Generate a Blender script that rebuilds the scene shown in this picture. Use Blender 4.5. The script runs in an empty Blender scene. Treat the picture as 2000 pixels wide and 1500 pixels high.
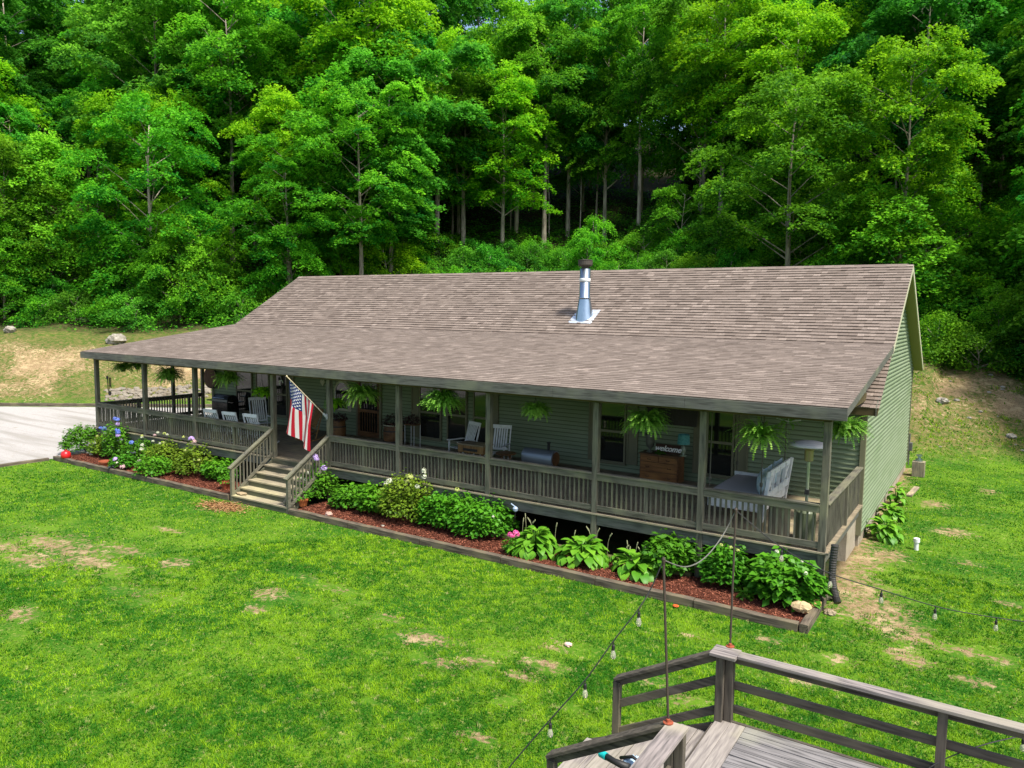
import bpy, math, random
import numpy as np
from mathutils import Matrix, Vector
random.seed(7); rng = np.random.default_rng(7)
sc = bpy.context.scene; COL = sc.collection
# ---------------------------------------------------------------- camera, sky, sun
F = 1464.55; CP = np.array([20.329, -15.554, 5.7385])
def _axes(yaw=.5726, pitch=-.0958, roll=.0132):
    fw = np.array([-math.sin(yaw), math.cos(yaw), 0]); rt = np.array([math.cos(yaw), math.sin(yaw), 0]); up = np.array([0, 0, 1.])
    f2 = fw*math.cos(pitch)+up*math.sin(pitch); u2 = -fw*math.sin(pitch)+up*math.cos(pitch)
    return rt*math.cos(roll)+u2*math.sin(roll), -rt*math.sin(roll)+u2*math.cos(roll), f2
AR, AU, AF = _axes()
cd = bpy.data.cameras.new('camera'); cam = bpy.data.objects.new('camera', cd); COL.objects.link(cam)
cd.sensor_width = 36; cd.lens = 36*F/2000; cd.clip_end = 2000; cd.clip_start = .05
cam.matrix_world = Matrix(((AR[0], AU[0], -AF[0], CP[0]), (AR[1], AU[1], -AF[1], CP[1]), (AR[2], AU[2], -AF[2], CP[2]), (0, 0, 0, 1)))
sc.camera = cam
SUN_EL, SUN_AZ = math.radians(60), math.radians(106)      # azimuth clockwise from +y
w = bpy.data.worlds.new('World'); sc.world = w; w.use_nodes = True
nt = w.node_tree; nt.nodes.clear()
sky = nt.nodes.new('ShaderNodeTexSky'); sky.sky_type = 'NISHITA'; sky.sun_disc = False
sky.sun_elevation = SUN_EL; sky.sun_rotation = SUN_AZ; sky.air_density = 1.0; sky.dust_density = 2.5
bg = nt.nodes.new('ShaderNodeBackground'); bg.inputs[1].default_value = .15
wo = nt.nodes.new('ShaderNodeOutputWorld'); nt.links.new(sky.outputs[0], bg.inputs[0]); nt.links.new(bg.outputs[0], wo.inputs[0])
sl = bpy.data.lights.new('sun', 'SUN'); sl.energy = 4.0; sl.angle = math.radians(8); sl.color = (1, .96, .88)
so = bpy.data.objects.new('sun', sl); COL.objects.link(so)
sd = Vector((math.sin(SUN_AZ)*math.cos(SUN_EL), math.cos(SUN_AZ)*math.cos(SUN_EL), math.sin(SUN_EL)))
so.rotation_euler = sd.to_track_quat('Z', 'Y').to_euler(); so.location = (0, 0, 60)
sc.view_settings.view_transform = 'Standard'; sc.view_settings.look = 'None'; sc.view_settings.gamma = 1
sc.view_settings.exposure = .78
# ---------------------------------------------------------------- survey helpers
def ray(u, v): return AF+(u-1000)/F*AR+(750-v)/F*AU
def at(u, v, ax, val):
    d = ray(u, v); return CP+d*(val-CP[ax])/d[ax]
def atd(u, v, d): return CP+ray(u, v)*d
# numpy value noise
_perm = rng.random((256, 256))
def vnoise(x, y):
    xi = np.floor(x).astype(int); yi = np.floor(y).astype(int); fx = x-xi; fy = y-yi
    fx = fx*fx*(3-2*fx); fy = fy*fy*(3-2*fy); g = lambda a, b: _perm[a % 256, b % 256]
    return (g(xi, yi)*(1-fx)+g(xi+1, yi)*fx)*(1-fy)+(g(xi, yi+1)*(1-fx)+g(xi+1, yi+1)*fx)*fy
def fbm(x, y, o=4):
    s = 0; a = .5; t = 0
    for i in range(o): s = s+a*vnoise(x*2**i+17*i, y*2**i+5*i); t += a; a *= .5
    return s/t
def ybase(x):
    x = np.asarray(x, float)
    return np.where(x < -10, 16.9+.72*(x+10), np.where(x < 18, 16.9+.03*(x+10), 17.75+.6*(x-18)))
def slope_s(x, y):
    x = np.asarray(x, float); return (np.asarray(y, float)-ybase(x))*np.where(x < -10, .81, np.where(x > 18, .86, 1))
def height(x, y):
    s = slope_s(x, y)
    h = np.interp(s, [-1, 0, 1, 9, 10.5, 14, 16, 60, 85, 140, 400], [0, .02, .3, 3.4, 3.8, 4.1, 4.6, 26, 36, 40, 41])
    n = (fbm(np.asarray(x)*.22+40, np.asarray(y)*.22+9)-.5)
    return h+np.clip(s/4, 0, 1)*n*np.clip(.35+s*.05, .3, 2.2)+np.clip(s/3, 0, 1)*(fbm(np.asarray(x)*1.1+3, np.asarray(y)*1.1)-.5)*.3
def ground(u, v, far=160):
    d = ray(u, v)
    for t in np.arange(6, far, .1):
        p = CP+d*t
        if p[2] <= float(height(p[0], p[1])): return p
    return CP+d*far
# ---------------------------------------------------------------- materials
def mat(name, col, rough=.7, spec=.3, metal=0, noise=None, bump=None, attr=None, transl=0, objvar=0, hsv=None):
    """noise=(scale xyz, detail, dark colour, lo, hi)  bump=(scale xyz, strength)  attr: tone attribute blends col->attr colour"""
    m = bpy.data.materials.new(name); m.use_nodes = True; n = m.node_tree.nodes; L = m.node_tree.links
    b = n['Principled BSDF']; b.inputs['Roughness'].default_value = rough; b.inputs['Metallic'].default_value = metal
    b.inputs['Specular IOR Level'].default_value = spec
    tc = n.new('ShaderNodeTexCoord')
    c = n.new('ShaderNodeRGB'); c.outputs[0].default_value = (*col, 1); out = c.outputs[0]
    def mix(fac, a, bb, mode='MIX'):
        x = n.new('ShaderNodeMix'); x.data_type = 'RGBA'; x.blend_type = mode
        if isinstance(fac, (int, float)): x.inputs[0].default_value = fac
        else: L.new(fac, x.inputs[0])
        for s, k in ((a, 6), (bb, 7)):
            if isinstance(s, tuple): x.inputs[k].default_value = (*s, 1)
            else: L.new(s, x.inputs[k])
        return x.outputs[2]
    def tex(scale, detail=4, off=0):
        mp = n.new('ShaderNodeMapping'); mp.inputs['Scale'].default_value = scale; mp.inputs['Location'].default_value = (off, off, off)
        L.new(tc.outputs['Object'], mp.inputs[0]); t = n.new('ShaderNodeTexNoise'); t.inputs['Scale'].default_value = 1; t.inputs['Detail'].default_value = detail
        L.new(mp.outputs[0], t.inputs['Vector']); return t.outputs['Fac']
    def ramp(f, lo, hi):
        r = n.new('ShaderNodeMapRange'); r.inputs[1].default_value = lo; r.inputs[2].default_value = hi; L.new(f, r.inputs[0]); return r.outputs[0]
    att = lambda o: mix(n.new('ShaderNodeAttribute').outputs['Fac'], o, attr)
    if attr and name != 'sage_siding': out = att(out)
    for q in (noise or []):
        out = mix(ramp(tex(q[0], q[1], 3.7*len(q[2])), q[3], q[4]), out, q[2])
    if attr and name == 'sage_siding': out = att(out)
    for q in n:
        if q.bl_idname == 'ShaderNodeAttribute': q.attribute_name = 'tone'
    if objvar:
        oi = n.new('ShaderNodeObjectInfo'); h = n.new('ShaderNodeHueSaturation')
        r = n.new('ShaderNodeMapRange'); r.inputs[3].default_value = 1-objvar; r.inputs[4].default_value = 1+objvar; L.new(oi.outputs['Random'], r.inputs[0])
        L.new(r.outputs[0], h.inputs['Value'])
        r2 = n.new('ShaderNodeMapRange'); r2.inputs[3].default_value = .5-objvar*.06; r2.inputs[4].default_value = .5+objvar*.06
        mm = n.new('ShaderNodeMath'); mm.operation = 'FRACT'; m2 = n.new('ShaderNodeMath'); m2.operation = 'MULTIPLY'; m2.inputs[1].default_value = 7.3
        L.new(oi.outputs['Random'], m2.inputs[0]); L.new(m2.outputs[0], mm.inputs[0]); L.new(mm.outputs[0], r2.inputs[0]); L.new(r2.outputs[0], h.inputs['Hue'])
        L.new(out, h.inputs['Color']); out = h.outputs[0]
    L.new(out, b.inputs['Base Color'])
    if bump:
        bp = n.new('ShaderNodeBump'); bp.inputs['Strength'].default_value = bump[1]; bp.inputs['Distance'].default_value = bump[2] if len(bump) > 2 else .02
        L.new(tex(bump[0], 5), bp.inputs['Height']); L.new(bp.outputs[0], b.inputs['Normal'])
    if transl:
        t = n.new('ShaderNodeBsdfTranslucent'); L.new(out, t.inputs[0]); ms = n.new('ShaderNodeMixShader'); ms.inputs[0].default_value = transl
        L.new(b.outputs[0], ms.inputs[1]); L.new(t.outputs[0], ms.inputs[2]); L.new(ms.outputs[0], n['Material Output'].inputs[0])
    return m
def wood(name, col, dark, axis, rough=.8):
    s = [30, 30, 30]; s[axis] = 2.4; s2 = [9, 9, 9]; s2[axis] = 1.1
    return mat(name, col, rough, .25, noise=[(tuple(s), 6, dark, .42, .68), (tuple(s2), 3, tuple(.55*c for c in col), .5, .78), ((1.3, 1.3, 1.3), 3, tuple(c*f for c, f in zip(col, (1.25, 1.3, 1.05))), .5, .75)], bump=(tuple(s), .5, .006))
GW, GD = (.145, .135, .100), (.055, .052, .038)
WX, WY, WZ = wood('grey_wood_x', GW, GD, 0), wood('grey_wood_y', GW, GD, 1), wood('grey_wood_z', GW, GD, 2)
FAS = wood('fascia_wood', (.125, .122, .105), (.06, .058, .048), 0)
FLOORM = wood('porch_floor_wood', (.29, .235, .155), (.13, .105, .07), 0)
TREADM = wood('tread_wood', (.33, .28, .19), (.16, .135, .09), 0)
RISERM = wood('riser_wood', (.10, .10, .065), (.05, .05, .034), 0)
DKX = wood('deck_board_wood', (.22, .205, .20), (.07, .068, .066), 0); DKY = wood('deck_tread_wood', (.30, .265, .23), (.15, .13, .12), 1)
RLX, RLY, RLZ = [wood('deck_rail_wood_%s' % 'xyz'[i], (.105, .088, .068), (.035, .030, .024), i) for i in range(3)]
CAPX, CAPY = wood('rail_cap_wood_x', (.26, .225, .205), (.09, .08, .075), 0), wood('rail_cap_wood_y', (.27, .23, .21), (.09, .08, .075), 1)
TIMB = wood('landscape_timber_wood', (.15, .12, .085), (.045, .034, .024), 0); TIMBY = wood('landscape_timber_wood_y', (.15, .12, .085), (.045, .034, .024), 1)
SIDE = mat('sage_siding', (.225, .275, .175), .6, .2, attr=(.085, .110, .060), noise=[((.6, .6, 3), 4, (.16, .215, .115), .4, .75), ((.2, .5, 9), 4, (.24, .29, .18), .5, .8)])  # attr: dark tone for the painted shadow lines of the laps
TRIM = mat('tan_trim', (.17, .165, .10), .6, .3, noise=[((2, 2, 2), 3, (.16, .155, .09), .4, .7)])
SOFF = mat('tan_soffit', (.27, .23, .11), .7, .2)
CEILM = mat('porch_ceiling', (.10, .078, .032), .8, .2, noise=[((1, 12, 1), 2, (.08, .06, .03), .4, .7)])
CONC = mat('foundation_block', (.36, .31, .24), .9, .2, noise=[((2, 2, 2), 5, (.24, .2, .14), .4, .7)], bump=((30, 30, 30), .4))
SHING = mat('asphalt_shingle', (.140, .111, .092), .92, .12, attr=(.33, .268, .225), noise=[((60, 60, 60), 2, (.12, .09, .07), .45, .7), ((.35, .35, .35), 3, (.16, .13, .105), .6, .95)], bump=((90, 90, 90), .35, .004))
DARKM = mat('black_iron', (.018, .017, .016), .55, .4)
RUST = mat('rusty_iron', (.32, .07, .03), .8, .3, noise=[((40, 40, 40), 4, (.12, .04, .02), .4, .7)])
POLEM = mat('brown_iron_pole', (.05, .035, .025), .6, .4)
GLASS = mat('window_glass', (.012, .014, .012), .04, .6)
GALV = mat('galvanised_steel', (.42, .50, .58), .32, .5, 1, noise=[((8, 8, 2), 3, (.30, .38, .46), .4, .7)])
BRIGHT = mat('bright_flashing', (.75, .78, .8), .35, .5, .6)
WHITE = mat('white_paint', (.68, .69, .67), .5, .4, noise=[((9, 9, 9), 4, (.5, .5, .46), .5, .75)])
CREAM = mat('cream_paint', (.45, .43, .30), .6, .3)
BRNW = wood('brown_furniture_wood', (.16, .075, .03), (.06, .028, .012), 0, .5)
TANW = wood('honey_wood', (.27, .15, .055), (.12, .06, .02), 2, .6)
BARK = mat('tree_bark', (.36, .31, .24), .9, .15, noise=[((5, 5, 1), 5, (.12, .10, .08), .4, .7), ((.6, .6, .3), 2, (.16, .17, .09), .55, .8)], bump=((14, 14, 3), .8, .03), objvar=.25)
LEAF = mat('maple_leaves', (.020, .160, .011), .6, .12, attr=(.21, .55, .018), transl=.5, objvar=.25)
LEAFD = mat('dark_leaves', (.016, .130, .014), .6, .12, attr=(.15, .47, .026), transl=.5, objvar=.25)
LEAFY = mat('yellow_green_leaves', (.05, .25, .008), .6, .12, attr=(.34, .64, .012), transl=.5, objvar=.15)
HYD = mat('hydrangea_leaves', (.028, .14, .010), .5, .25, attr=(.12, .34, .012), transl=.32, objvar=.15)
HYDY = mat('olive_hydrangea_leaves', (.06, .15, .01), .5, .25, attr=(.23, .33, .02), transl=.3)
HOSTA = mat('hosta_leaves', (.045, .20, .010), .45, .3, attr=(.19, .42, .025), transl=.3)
FERNM = mat('fern_fronds', (.06, .22, .010), .5, .2, attr=(.26, .48, .06), transl=.35, objvar=.15)
GRASSM = mat('grass_blades', (.018, .125, .003), .6, .12, attr=(.26, .44, .010), transl=.4, noise=[((7, 7, 7), 6, (.42, .40, .15), .62, .72)])
MULCH = mat('red_mulch', (.15, .042, .02), .95, .15, noise=[((45, 45, 45), 4, (.035, .014, .010), .45, .6), ((70, 60, 60), 2, (.36, .13, .08), .6, .72)], bump=((55, 55, 55), 1., .04))
STONE = mat('sandstone', (.36, .29, .19), .9, .2, noise=[((6, 6, 6), 5, (.2, .16, .10), .4, .7)], bump=((12, 12, 12), .6))
TERRA = mat('terracotta', (.28, .07, .03), .7, .3)
REDP = mat('red_plastic', (.55, .012, .015), .35, .5)
TEALP = mat('teal_plastic', (.01, .42, .40), .4, .5)
BLUEW = mat('pale_blue_plastic', (.40, .55, .68), .4, .5)
MATTR = mat('grey_mattress_fabric', (.42, .40, .39), .95, .1)
PILW = mat('pale_blue_pillow', (.30, .42, .46), .95, .1, noise=[((9, 9, 9), 3, (.45, .5, .48), .45, .6)])
TEALS = mat('teal_lamp_shade', (.10, .30, .28), .9, .1, noise=[((20, 20, 20), 3, (.05, .2, .2), .5, .7)])
def flat(n, c, r=.7): return mat(n, c, r, .3)
# ---------------------------------------------------------------- mesh helpers
def tag(o, label=None, cat=None, group=None, kind=None):
    if label: o['label'] = label
    if cat: o['category'] = cat
    if group: o['group'] = group
    if kind: o['kind'] = kind
    return o
def link(name, me, m, parent=None, smooth=False):
    o = bpy.data.objects.new(name, me); COL.objects.link(o)
    if m and not me.materials: me.materials.append(m)
    if smooth: me.polygons.foreach_set('use_smooth', [True]*len(me.polygons))
    if parent: o.parent = parent
    return o
def empty(name, loc=(0, 0, 0), rz=0, rot=None):
    o = bpy.data.objects.new(name, None); COL.objects.link(o); o.location = loc; o.rotation_euler = rot or (0, 0, rz); o.empty_display_size = .1
    return o
class MB:
    def __init__(s): s.v = []; s.f = []; s.t = []
    def add(s, vs, fs, tone=0):
        k = len(s.v); s.v += [tuple(map(float, p)) for p in vs]; s.f += [tuple(i+k for i in f) for f in fs]; s.t += [tone]*len(vs); return s
    def box(s, a, b, tone=0):
        x0, y0, z0 = [min(a[i], b[i]) for i in range(3)]; x1, y1, z1 = [max(a[i], b[i]) for i in range(3)]
        return s.add([(x0, y0, z0), (x1, y0, z0), (x1, y1, z0), (x0, y1, z0), (x0, y0, z1), (x1, y0, z1), (x1, y1, z1), (x0, y1, z1)],
                     [(0, 3, 2, 1), (4, 5, 6, 7), (0, 1, 5, 4), (1, 2, 6, 5), (2, 3, 7, 6), (3, 0, 4, 7)], tone)
    def beam(s, p, q, w, h, up=(0, 0, 1), tone=0):
        p, q = Vector(p), Vector(q); d = (q-p).normalized(); sd = d.cross(Vector(up)); 
        if sd.length < 1e-4: sd = Vector((1, 0, 0))
        sd.normalize(); u = sd.cross(d); vs = []
        for c in (p, q):
            for a, b in ((-1, -1), (1, -1), (1, 1), (-1, 1)): vs.append(c+sd*a*w/2+u*b*h/2)
        return s.add(vs, [(0, 3, 2, 1), (4, 5, 6, 7), (0, 1, 5, 4), (1, 2, 6, 5), (2, 3, 7, 6), (3, 0, 4, 7)], tone)
    def tube(s, pts, rs, n=8, caps=True, tone=0):
        pts = [Vector(p) for p in pts]
        if not hasattr(rs, '__len__'): rs = [rs]*len(pts)
        k = len(s.v); ref = Vector((.31, .2, .93))
        vs = []
        for i, p in enumerate(pts):
            d = (pts[min(i+1, len(pts)-1)]-pts[max(i-1, 0)]).normalized()
            a = d.cross(ref); 
            if a.length < .1: a = d.cross(Vector((1, 0, 0)))
            a.normalize(); b = d.cross(a)
            for j in range(n):
                t = 2*math.pi*j/n; vs.append(p+(a*math.cos(t)+b*math.sin(t))*rs[i])
        fs = [(i*n+j, i*n+(j+1) % n, (i+1)*n+(j+1) % n, (i+1)*n+j) for i in range(len(pts)-1) for j in range(n)]
        if caps: fs += [tuple(range(n-1, -1, -1)), tuple(range((len(pts)-1)*n, len(pts)*n))]
        return s.add(vs, fs, tone)
    def lathe(s, c, prof, n=20, axis=2):
        vs = []
        for r, z in prof:
            for j in range(n):
                t = 2*math.pi*j/n; q = [r*math.cos(t), r*math.sin(t), z]
                if axis == 0: q = [z, q[0], q[1]]
                vs.append((c[0]+q[0], c[1]+q[1], c[2]+q[2]))
        fs = [(i*n+j, i*n+(j+1) % n, (i+1)*n+(j+1) % n, (i+1)*n+j) for i in range(len(prof)-1) for j in range(n)]
        fs += [tuple(range(n-1, -1, -1)), tuple(range((len(prof)-1)*n, len(prof)*n))]
        return s.add(vs, fs)
    def rock(s, c, r, sq=.7, seed=0, n=8):
        R = random.Random(seed); vs = []; prof = []
        for i in range(n+1):
            ph = math.pi*i/n
            for j in range(n*2):
                t = math.pi*j/n; k = 1+R.uniform(-.17, .17) if 0 < i < n else 1
                vs.append((c[0]+r*k*math.sin(ph)*math.cos(t), c[1]+r*k*math.sin(ph)*math.sin(t)*.85, c[2]+r*sq*k*math.cos(ph)))
        m = n*2; fs = [(i*m+j, (i+1)*m+j, (i+1)*m+(j+1) % m, i*m+(j+1) % m) for i in range(n) for j in range(m)]
        return s.add(vs, fs)
    def build(s, name, m, parent=None, smooth=False, bevel=0):
        me = bpy.data.meshes.new(name); me.from_pydata(s.v, [], s.f); 
        if any(s.t):
            a = me.attributes.new('tone', 'FLOAT', 'POINT'); a.data.foreach_set('value', s.t)
        o = link(name, me, m, parent, smooth)
        if bevel:
            b = o.modifiers.new('bevel', 'BEVEL'); b.width = bevel; b.segments = 2; b.limit_method = 'ANGLE'
        if parent and parent.type == 'EMPTY' and parent.get('_w'): pass
        return o
def npmesh(name, V, nper, tone=None, mats=None):
    """V (n*nper,3): separate polygons with nper corners each"""
    me = bpy.data.meshes.new(name); n = len(V)//nper
    me.vertices.add(n*nper); me.vertices.foreach_set('co', np.ascontiguousarray(V, np.float32).ravel())
    me.loops.add(n*nper); me.loops.foreach_set('vertex_index', np.arange(n*nper, dtype=np.int32))
    me.polygons.add(n); me.polygons.foreach_set('loop_start', np.arange(0, n*nper, nper, dtype=np.int32))
    try: me.polygons.foreach_set('loop_total', np.full(n, nper, np.int32))
    except Exception: pass
    if tone is not None:
        a = me.attributes.new('tone', 'FLOAT', 'POINT'); a.data.foreach_set('value', np.repeat(np.clip(tone, 0, 1), nper).astype(np.float32))
    me.update(calc_edges=True); return me
def unit(a): return a/np.maximum(np.linalg.norm(a, axis=1, keepdims=True), 1e-9)
def leaves(P, D, N, L, W):
    """kite leaves; P base, D direction, N normal; returns verts (n*4,3)"""
    D = unit(D); S = unit(np.cross(D, N)); N = np.cross(S, D); L = np.asarray(L)[:, None]; W = np.asarray(W)[:, None]
    return np.stack([P, P+D*L*.45+S*W*.5+N*L*.06, P+D*L-N*L*.05, P+D*L*.45-S*W*.5+N*L*.06], 1).reshape(-1, 3)
def copy_tree(o, parent=None):
    c = o.copy(); COL.objects.link(c)
    if parent: c.parent = parent
    for ch in list(o.children): copy_tree(ch, c)
    return c
ORD = ['first', 'second', 'third', 'fourth', 'fifth', 'sixth', 'seventh', 'eighth', 'ninth', 'tenth', 'eleventh', 'twelfth', 'thirteenth', 'fourteenth', 'fifteenth', 'sixteenth', 'seventeenth', 'eighteenth', 'nineteenth', 'twentieth']
def nth(i): return ORD[i] if i < 20 else ('%d%s' % (i+1, {1: 'st', 2: 'nd', 3: 'rd'}.get((i+1) % 10, 'th')))
# ================================================================ GROUND
# worn soil patches in the lawn: (u, v, rx, ry)
PATCH = [(100, 1062, 1.3, .35), (185, 1098, .9, .35), (60, 1095, .9, .3), (150, 1078, .8, .3), (40, 1198, .5, .25), (440, 990, .55, .45), (520, 1158, .45, .3), (345, 1100, .4, .3),
         (500, 1190, .35, .2), (1060, 1300, .45, .22), (1018, 1322, .3, .18), (840, 1296, .3, .15), (930, 1440, .3, .15), (865, 1300, .3, .2), (1090, 1260, .3, .2), (1330, 1365, .3, .2), (1275, 1330, .3, .15),
         (800, 1250, .3, .15), (720, 1370, .2, .1), (1110, 1262, .12, .1), (1700, 1190, .8, .9), (1745, 1225, .6, .5), (1790, 1248, .45, .35), (1660, 1150, .8, 1.0), (1650, 1120, .6, .9), (1760, 1270, .3, .2),
         (1680, 1095, .6, .9), (1730, 1085, .5, .7), (1880, 1270, .3, .2), (1950, 1290, .3, .2), (1640, 1290, .3, .2), (1860, 1040, .5, .5), (1650, 1340, .3, .2), (1900, 1330, .35, .2), (1600, 1185, .3, .2),
         (330, 1035, .5, .2), (660, 1150, .5, .15), (760, 1210, .5, .15), (840, 1245, .5, .15), (600, 1130, .5, .12), (930, 1290, .3, .14), (700, 1175, .3, .12), (10, 1070, .8, .3), (240, 1075, .8, .2),
         (1780, 1290, .4, .3), (1575, 1330, .3, .2), (1500, 1250, .25, .15), (1350, 1240, .2, .15), (1970, 1180, .3, .2), (1825, 985, .4, .6), (1890, 1100, .3, .2), (1930, 960, .3, .5)]
PP = [(at(u, v, 2, 0), rx, ry) for u, v, rx, ry in PATCH]
def dirt(x, y):
    d = np.zeros_like(x)
    for p, rx, ry in PP: d = np.maximum(d, .74*np.exp(-(((x-p[0])/rx)**2+((y-p[1])/ry)**2)*.55))
    for (px_, py_, rx, ry, k) in ((2.4, -6.7, 4.2, 1.5, .50), (5.5, -9.5, 2.5, .5, .3), (6, -7.2, 1.8, .8, .4), (8.5, -5.7, 3.6, .35, .34), (13.5, -5.6, 2.2, .7, .3), (14.6, -6.8, 1.6, .9, .3), (19.3, -1, 1.4, 1.6, .34), (20, 9, 1.6, 5, .22)): d = np.maximum(d, k*np.exp(-(((x-px_)/rx)**2+((y-py_)/ry)**2)))
    wall = np.clip(1-(x-17.7)/1.1, 0, 1)*(x > 17.6)*np.clip((y+.2)/1, 0, 1)*(y < 16.5); d = np.maximum(d, .72*wall)
    d = np.maximum(d, 1.0*((x > -9.2) & (x < 17.75) & (y > -1.5) & (y < 16.3)))          # under and round the house
    s = slope_s(x, y)
    # rough banks behind the house: straw and clay
    bank = np.clip(1-abs(s-5)/5.8, 0, 1)**.6
    left = np.clip((-x-14)/6, 0, 1)
    d = np.maximum(d, bank*(.36+.34*np.clip((fbm(x*.35+8, y*.35+3)-.42)*7, 0, 1))*(.95+.25*left+.45*np.clip((x-14)/3, 0, 1)))
    d = np.maximum(d, left*np.clip(1-abs(s-15.5)/1.8, 0, 1)*.95)
    return d
def axis_pts(a, b, lo, hi, st):
    mid = np.arange(lo, hi+st/2, st)
    g = lambda n, L: L*(np.linspace(0, 1, n+1)[1:]**1.8)
    return np.concatenate([(lo-g(40, lo-a))[::-1], mid, hi+g(40, b-hi)])
gx = axis_pts(-190, 190, -38, 34, .3); gy = axis_pts(-170, 320, -14, 44, .3)
X, Y = np.meshgrid(gx, gy, indexing='ij'); Z = height(X, Y)
Z = np.where((X > -9) & (X < 17.7) & (Y > -1.4) & (Y < 16), -.03, Z)
nx, ny = X.shape; V = np.stack([X.ravel(), Y.ravel(), Z.ravel()], 1)
ii = (np.arange(nx-1)[:, None]*ny+np.arange(ny-1)[None]).ravel(); Fq = np.stack([ii, ii+ny, ii+ny+1, ii+1], 1)
me = bpy.data.meshes.new('lawn'); me.vertices.add(len(V)); me.vertices.foreach_set('co', V.astype(np.float32).ravel())
me.loops.add(Fq.size); me.loops.foreach_set('vertex_index', Fq.astype(np.int32).ravel()); me.polygons.add(len(Fq))
me.polygons.foreach_set('loop_start', np.arange(0, Fq.size, 4, dtype=np.int32)); me.update(calc_edges=True)
D0 = dirt(X.ravel(), Y.ravel()); S0 = slope_s(X.ravel(), Y.ravel())
UH = ((V[:, 0] > -8.7) & (V[:, 0] < 17.5) & (V[:, 1] > -.3) & (V[:, 1] < 15.5))*1.0  # under house and porch: shade painted in as dark forest-floor colour
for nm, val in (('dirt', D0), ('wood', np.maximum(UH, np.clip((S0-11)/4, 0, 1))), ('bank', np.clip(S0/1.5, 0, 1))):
    a = me.attributes.new(nm, 'FLOAT', 'POINT'); a.data.foreach_set('value', val.astype(np.float32))
def ground_mat():
    m = bpy.data.materials.new('lawn_ground'); m.use_nodes = True; n = m.node_tree.nodes; L = m.node_tree.links; b = n['Principled BSDF']
    b.inputs['Roughness'].default_value = .9; b.inputs['Specular IOR Level'].default_value = .15
    tc = n.new('ShaderNodeTexCoord')
    def tex(s, d=5, rgh=.6):
        t = n.new('ShaderNodeTexNoise'); t.inputs['Scale'].default_value = s; t.inputs['Detail'].default_value = d; t.inputs['Roughness'].default_value = rgh; L.new(tc.outputs['Object'], t.inputs['Vector']); return t.outputs['Fac']
    def rmp(f, lo, hi):
        r = n.new('ShaderNodeMapRange'); r.inputs[1].default_value = lo; r.inputs[2].default_value = hi; L.new(f, r.inputs[0]); return r.outputs[0]
    def mix(f, a, bb):
        x = n.new('ShaderNodeMix'); x.data_type = 'RGBA'; L.new(f, x.inputs[0])
        for s, k in ((a, 6), (bb, 7)):
            if isinstance(s, tuple): x.inputs[k].default_value = (*s, 1)
            else: L.new(s, x.inputs[k])
        return x.outputs[2]
    def att(nm): a = n.new('ShaderNodeAttribute'); a.attribute_name = nm; return a.outputs['Fac']
    def math_(op, a, bb):
        x = n.new('ShaderNodeMath'); x.operation = op
        for s, k in ((a, 0), (bb, 1)):
            if isinstance(s, (int, float)): x.inputs[k].default_value = s
            else: L.new(s, x.inputs[k])
        return x.outputs[0]
    g = mix(rmp(tex(.55, 4), .42, .62), (.028, .12, .003), (.10, .21, .008))
    g = mix(rmp(tex(14, 4, .7), .52, .68), g, (.20, .25, .04))
    g = mix(rmp(tex(4.5, 5, .7), .60, .70), g, (.34, .32, .10))
    soil = mix(rmp(tex(24, 5), .42, .56), (.38, .275, .15), (.21, .14, .07))
    soil = mix(rmp(tex(2.3, 3), .5, .66), soil, (.42, .315, .17))
    bankg = mix(rmp(tex(3.5, 7, .8), .44, .56), (.045, .09, .010), (.17, .125, .05))
    g = mix(math_('MULTIPLY', att('bank'), .85), g, bankg)
    f = rmp(math_('ADD', att('dirt'), math_('MULTIPLY', math_('SUBTRACT', tex(6, 8, .85), .5), 3.4)), .52, .61)
    c = mix(f, g, soil)
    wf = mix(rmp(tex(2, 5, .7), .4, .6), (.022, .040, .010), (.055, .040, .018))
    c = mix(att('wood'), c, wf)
    L.new(c, b.inputs['Base Color'])
    bp = n.new('ShaderNodeBump'); bp.inputs['Strength'].default_value = .8; bp.inputs['Distance'].default_value = .05; L.new(tex(22, 5, .7), bp.inputs['Height']); L.new(bp.outputs[0], b.inputs['Normal'])
    return m
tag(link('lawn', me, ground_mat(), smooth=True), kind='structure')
# gravel drive
m = MB(); dx = [-70, -34, -27.5, -23.5, -18, -14, -10.2, -9.25]
yb_ = [float(ybase(x))-.3 for x in dx]
for i in range(len(dx)-1): m.add([(dx[i], -40, .012), (dx[i+1], -40, .012), (dx[i+1], yb_[i+1], .012), (dx[i], yb_[i], .012)], [(0, 1, 2, 3)])
GRAV = mat('pale_gravel', (.40, .375, .35), .95, .2, noise=[((30, 30, 30), 5, (.26, .245, .225), .5, .72), ((.10, 1.3, 1), 4, (.27, .25, .22), .46, .64), ((3, 3, 3), 4, (.29, .26, .21), .6, .75)], bump=((40, 40, 40), .6, .03))
tag(m.build('driveway', GRAV), kind='structure')
m = MB()
for a, b in ((-8.88, 1.25), (4.0, 17.64)): m.add([(a, -1.46, .10), (b, -1.46, .10), (b, -.2, .105), (a, -.2, .105)], [(0, 1, 2, 3)])
mulch = tag(m.build('mulch_bed', MULCH), kind='structure')
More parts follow.
